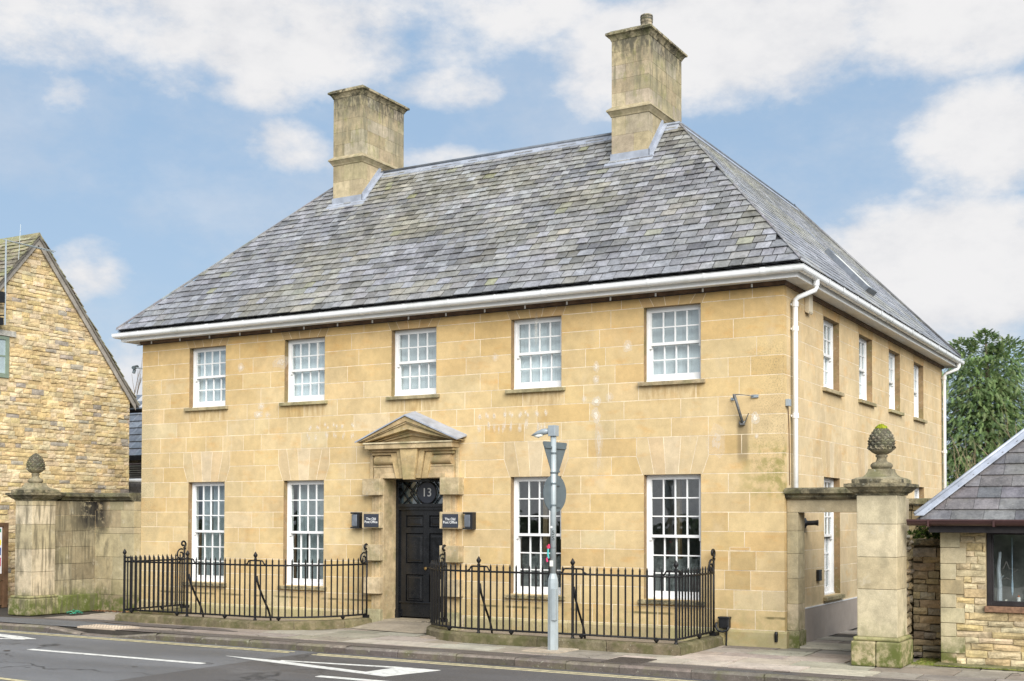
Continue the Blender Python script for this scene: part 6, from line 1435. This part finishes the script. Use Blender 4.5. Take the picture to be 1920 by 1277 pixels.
bx('pasted_sticker', 'lamplens', lp, LX-.03, LX+.02, LY-.046, LY-.038, 1.16, 1.24)

# ------------------------------------------------------------------ trees and background
def conifer(x0, y0, h, r, seed, label, n=2600, base=.4, palette=((.15, .225, .085), (.19, .275, .10), (.235, .32, .125), (.27, .34, .155), (.13, .195, .085))):
    rr = random.Random(seed); t = thing('conifer_tree', (x0, y0, 0), label, 'tree')
    m = MB(); m.tube([(x0, y0, 0), (x0+.1, y0, h*.5), (x0, y0, h*.95)], [.28, .18, .03], 8); m.build('trunk', 'bark', t, smooth=True)
    b = MB(); m = MB(); leaders = [(0, 0, 1.)]+[(rr.uniform(-.4, .4)*r, rr.uniform(-.4, .4)*r, rr.uniform(.78, .98)) for _ in range(5)]
    for i in range(n):
        lx, ly, lf = rr.choice(leaders); hh = h*lf
        v = base+(1-base)*rr.random()**.85 if False else rr.uniform(.06, 1.)
        z = hh*v; env = r*(1-v)**.5*(.85+.25*math.sin(v*23+lx*3)); a = rr.uniform(0, 2*PI); q = env*(rr.random()**.36)
        bxp = Vector((x0+lx*(1-v*.4)+q*math.cos(a), y0+ly*(1-v*.4)+q*math.sin(a), z)); out = Vector((math.cos(a), math.sin(a), 0))
        c = vary(rr.choice(palette), .22, rr)
        # a drooping spray of narrow leaflets
        L = rr.uniform(.12, .30)*(1-.2*v); dirv = (out*rr.uniform(.5, 1.)+Vector((rr.uniform(-.5, .5), rr.uniform(-.5, .5), rr.uniform(-.9, -.1) if v < .9 else rr.uniform(.1, .9)))).normalized()
        side = dirv.cross(Vector((rr.uniform(-.3, .3), rr.uniform(-.3, .3), 1))).normalized()
        for k in range(7):
            p = bxp+dirv*(L*k/7)+Vector((0, 0, -.18*L*(k/7)**2)); w = L*.30*(1-.55*k/7)
            for sg in (-1, 1):
                tip = p+side*sg*w+dirv*w*.7+Vector((0, 0, -w*rr.uniform(.2, .9))); wd = dirv*(L*.075)
                m.poly([p-wd, p+wd, tip+wd*.4, tip-wd*.4], c)
    m.build('crown', 'leaf', t)
    for i in range(36):
        v = rr.uniform(.12, .8); a = rr.uniform(0, 2*PI); z = h*v; e = r*(1-v)**.62*.8
        b.tube([(x0, y0, z), (x0+e*.5*math.cos(a), y0+e*.5*math.sin(a), z+.15), (x0+e*math.cos(a), y0+e*math.sin(a), z-.1)], [.06, .035, .01], 5)
    b.build('limbs', 'bark', t)
conifer(-1.3, 25.5, 7.95, 3.1, 5, 'tall green conifer behind the right end of the house', 17000)
conifer(1.7, 27, 7.7, 2.9, 9, 'second green conifer at the right edge behind the outbuilding', 11000)
conifer(-3.6, 27.5, 7.2, 2.0, 15, 'lower conifer close behind the rear corner of the house', 2200)
def bare(name, x0, y0, h, n, label, cat, mat, spread, seed, thick=.03, leaves=0):
    rr = random.Random(seed); t = thing(name, (x0, y0, 0), label, cat); m = MB()
    def grow(p, d, L, r, lev):
        q = p+d*L; mid = p+d*L*.5+Vector((rr.uniform(-1, 1), rr.uniform(-1, 1), 0))*L*.06
        m.tube([p, mid, q], [r, r*.85, r*.6], 5)
        if lev <= 0: return
        for _ in range(rr.choice((2, 3))):
            dd = (d+Vector((rr.uniform(-1, 1)*spread, rr.uniform(-1, 1)*spread, rr.uniform(0, .35)))).normalized(); grow(p.lerp(q, rr.uniform(.55, 1.)), dd, L*rr.uniform(.55, .8), r*.58, lev-1)
    for _ in range(n): grow(Vector((x0+rr.uniform(-.3, .3)*(n > 1), y0+rr.uniform(-.3, .3)*(n > 1), 0)), Vector((rr.uniform(-.3, .3)*(n > 1), rr.uniform(-.3, .3)*(n > 1), 1)).normalized(), h*.42, thick, 4 if n == 1 else 3)
    m.build('branches', mat, t)
    if leaves:
        g = MB()
        for _ in range(leaves):
            v = Vector(rr.choice(m.v)); 
            if v.z > h*.62: continue
            s = rr.uniform(.03, .06); g.poly([v, v+Vector((s, rr.uniform(-s, s), s*.4)), v+Vector((s*.4, rr.uniform(-s, s), s))], vary((.20, .22, .03), .25, rr))
        if g.v: g.build('young_leaves', 'leaf', t)
bare('bare_shrub', -.10, 17.2, 4.1, 6, 'bare twiggy shrub with yellow green shoots by the far downpipe', 'shrub', 'twig', .38, 3, .022, 500)
bare('bare_shrub', 1.65, 15.5, 4.9, 3, 'bare pale shrub above the outbuilding roof at the right edge', 'shrub', 'twig', .45, 8, .022)
bare('bare_tree', -23.35, 9.8, 6.6, 1, 'thin bare tree seen in the gap between cottage and house', 'tree', 'bark', .30, 21, .06)
# slate roofed house in the gap on the left
bh_ = thing('distant_house', (-21.5, 8, 0), 'low slate roofed house glimpsed in the gap beside the cottage', 'house')
m = MB(); m.box(-24, -18.2, 6.0, 10, 0, 3.42, (.32, .26, .16)); m.build('wall', 'rubble', bh_)
m = MB(); PG = [(.13, .15, .18), (.15, .17, .20), (.11, .125, .15)]
yy, zz = 5.8, 3.40
hipx = -18.3
for k in range(9):
    x = -24.
    while x < hipx-.30*k:
        w = .38; xb = min(x+w, hipx-.30*k)
        m.poly([(x+.004, yy+.2*k, zz+.2*k+.02), (xb-.004, yy+.2*k, zz+.2*k+.02), (xb-.004-.0, yy+.2*(k+1)+.05, zz+.2*(k+1)+.03), (x+.004, yy+.2*(k+1)+.05, zz+.2*(k+1)+.03)], vary(R.choice(PG), .1)); 
        m.poly([(x+.004, yy+.2*k, zz+.2*k+.02), (xb-.004, yy+.2*k, zz+.2*k+.02), (xb-.004, yy+.2*k, zz+.2*k-.01), (x+.004, yy+.2*k, zz+.2*k-.01)], (.05, .055, .06)); x += w
m.build('slate_roof', 'slate', bh_)
m = MB(); m.box(-24, -18.1, 5.68, 5.80, 3.28, 3.40); m.build('eaves_gutter', 'iron', bh_)
ls = thing('lean_to', (-18.9, 5.2, 0), 'small lean-to roof with white gutter in the gap beside the cottage', 'lean-to')
m = MB()
for k in range(7): m.box(-21, -17.6, 5.1+.07*k, 5.5+.07*k, 2.80+.06*k, 2.835+.06*k, vary((.09, .085, .08), .3))
m.build('tile_course', 'slate', ls)
m = MB(); m.tube([(-19.35, 4.98, 2.72), (-17.5, 4.98, 2.72)], .055, 8); m.build('white_gutter', 'upvc', ls, smooth=True)
m = MB(); m.tube([(-18.95, 5.0, 2.70), (-18.93, 5.02, 2.4), (-18.9, 5.05, 0)], .04, 8); m.build('white_downpipe', 'upvc', ls, smooth=True)
m = MB()
for k in range(8): m.box(-20.6, -17.5, 5.08+.004*k, 5.4, .30+.3*k, .30+.3*k+.292, vary((.19, .18, .17), .25))
m.build('board_wall', 'rubble', ls)
# across the street, behind the photographer: a tall hedge and trees that the panes mirror
hg = MB(); rr = random.Random(4)
for i in range(9000):
    x = rr.uniform(-46, 14); top = 1.35+.25*math.sin(x*.55)+.3*math.sin(x*1.7+1); z = rr.uniform(0, max(1.5, top)); y = -24.5+rr.uniform(-.9, .9); s = rr.uniform(.18, .38); a = rr.uniform(0, PI)
    hg.poly([(x-s*math.cos(a), y-s*math.sin(a)*.5, z-s*.6), (x+s*math.cos(a), y+s*math.sin(a)*.5, z-s*.4), (x+s*.4*math.cos(a), y, z+s*.9), (x-s*.5, y+.1, z+s*.5)], vary(rr.choice(((.04, .07, .02), (.06, .095, .03), (.05, .06, .03))), .3, rr))
hg.box(-46, 14, -24.8, -24.3, 0, .9, (.03, .04, .02))
tag(hg.build('hedge', 'leaf'), kind='stuff')
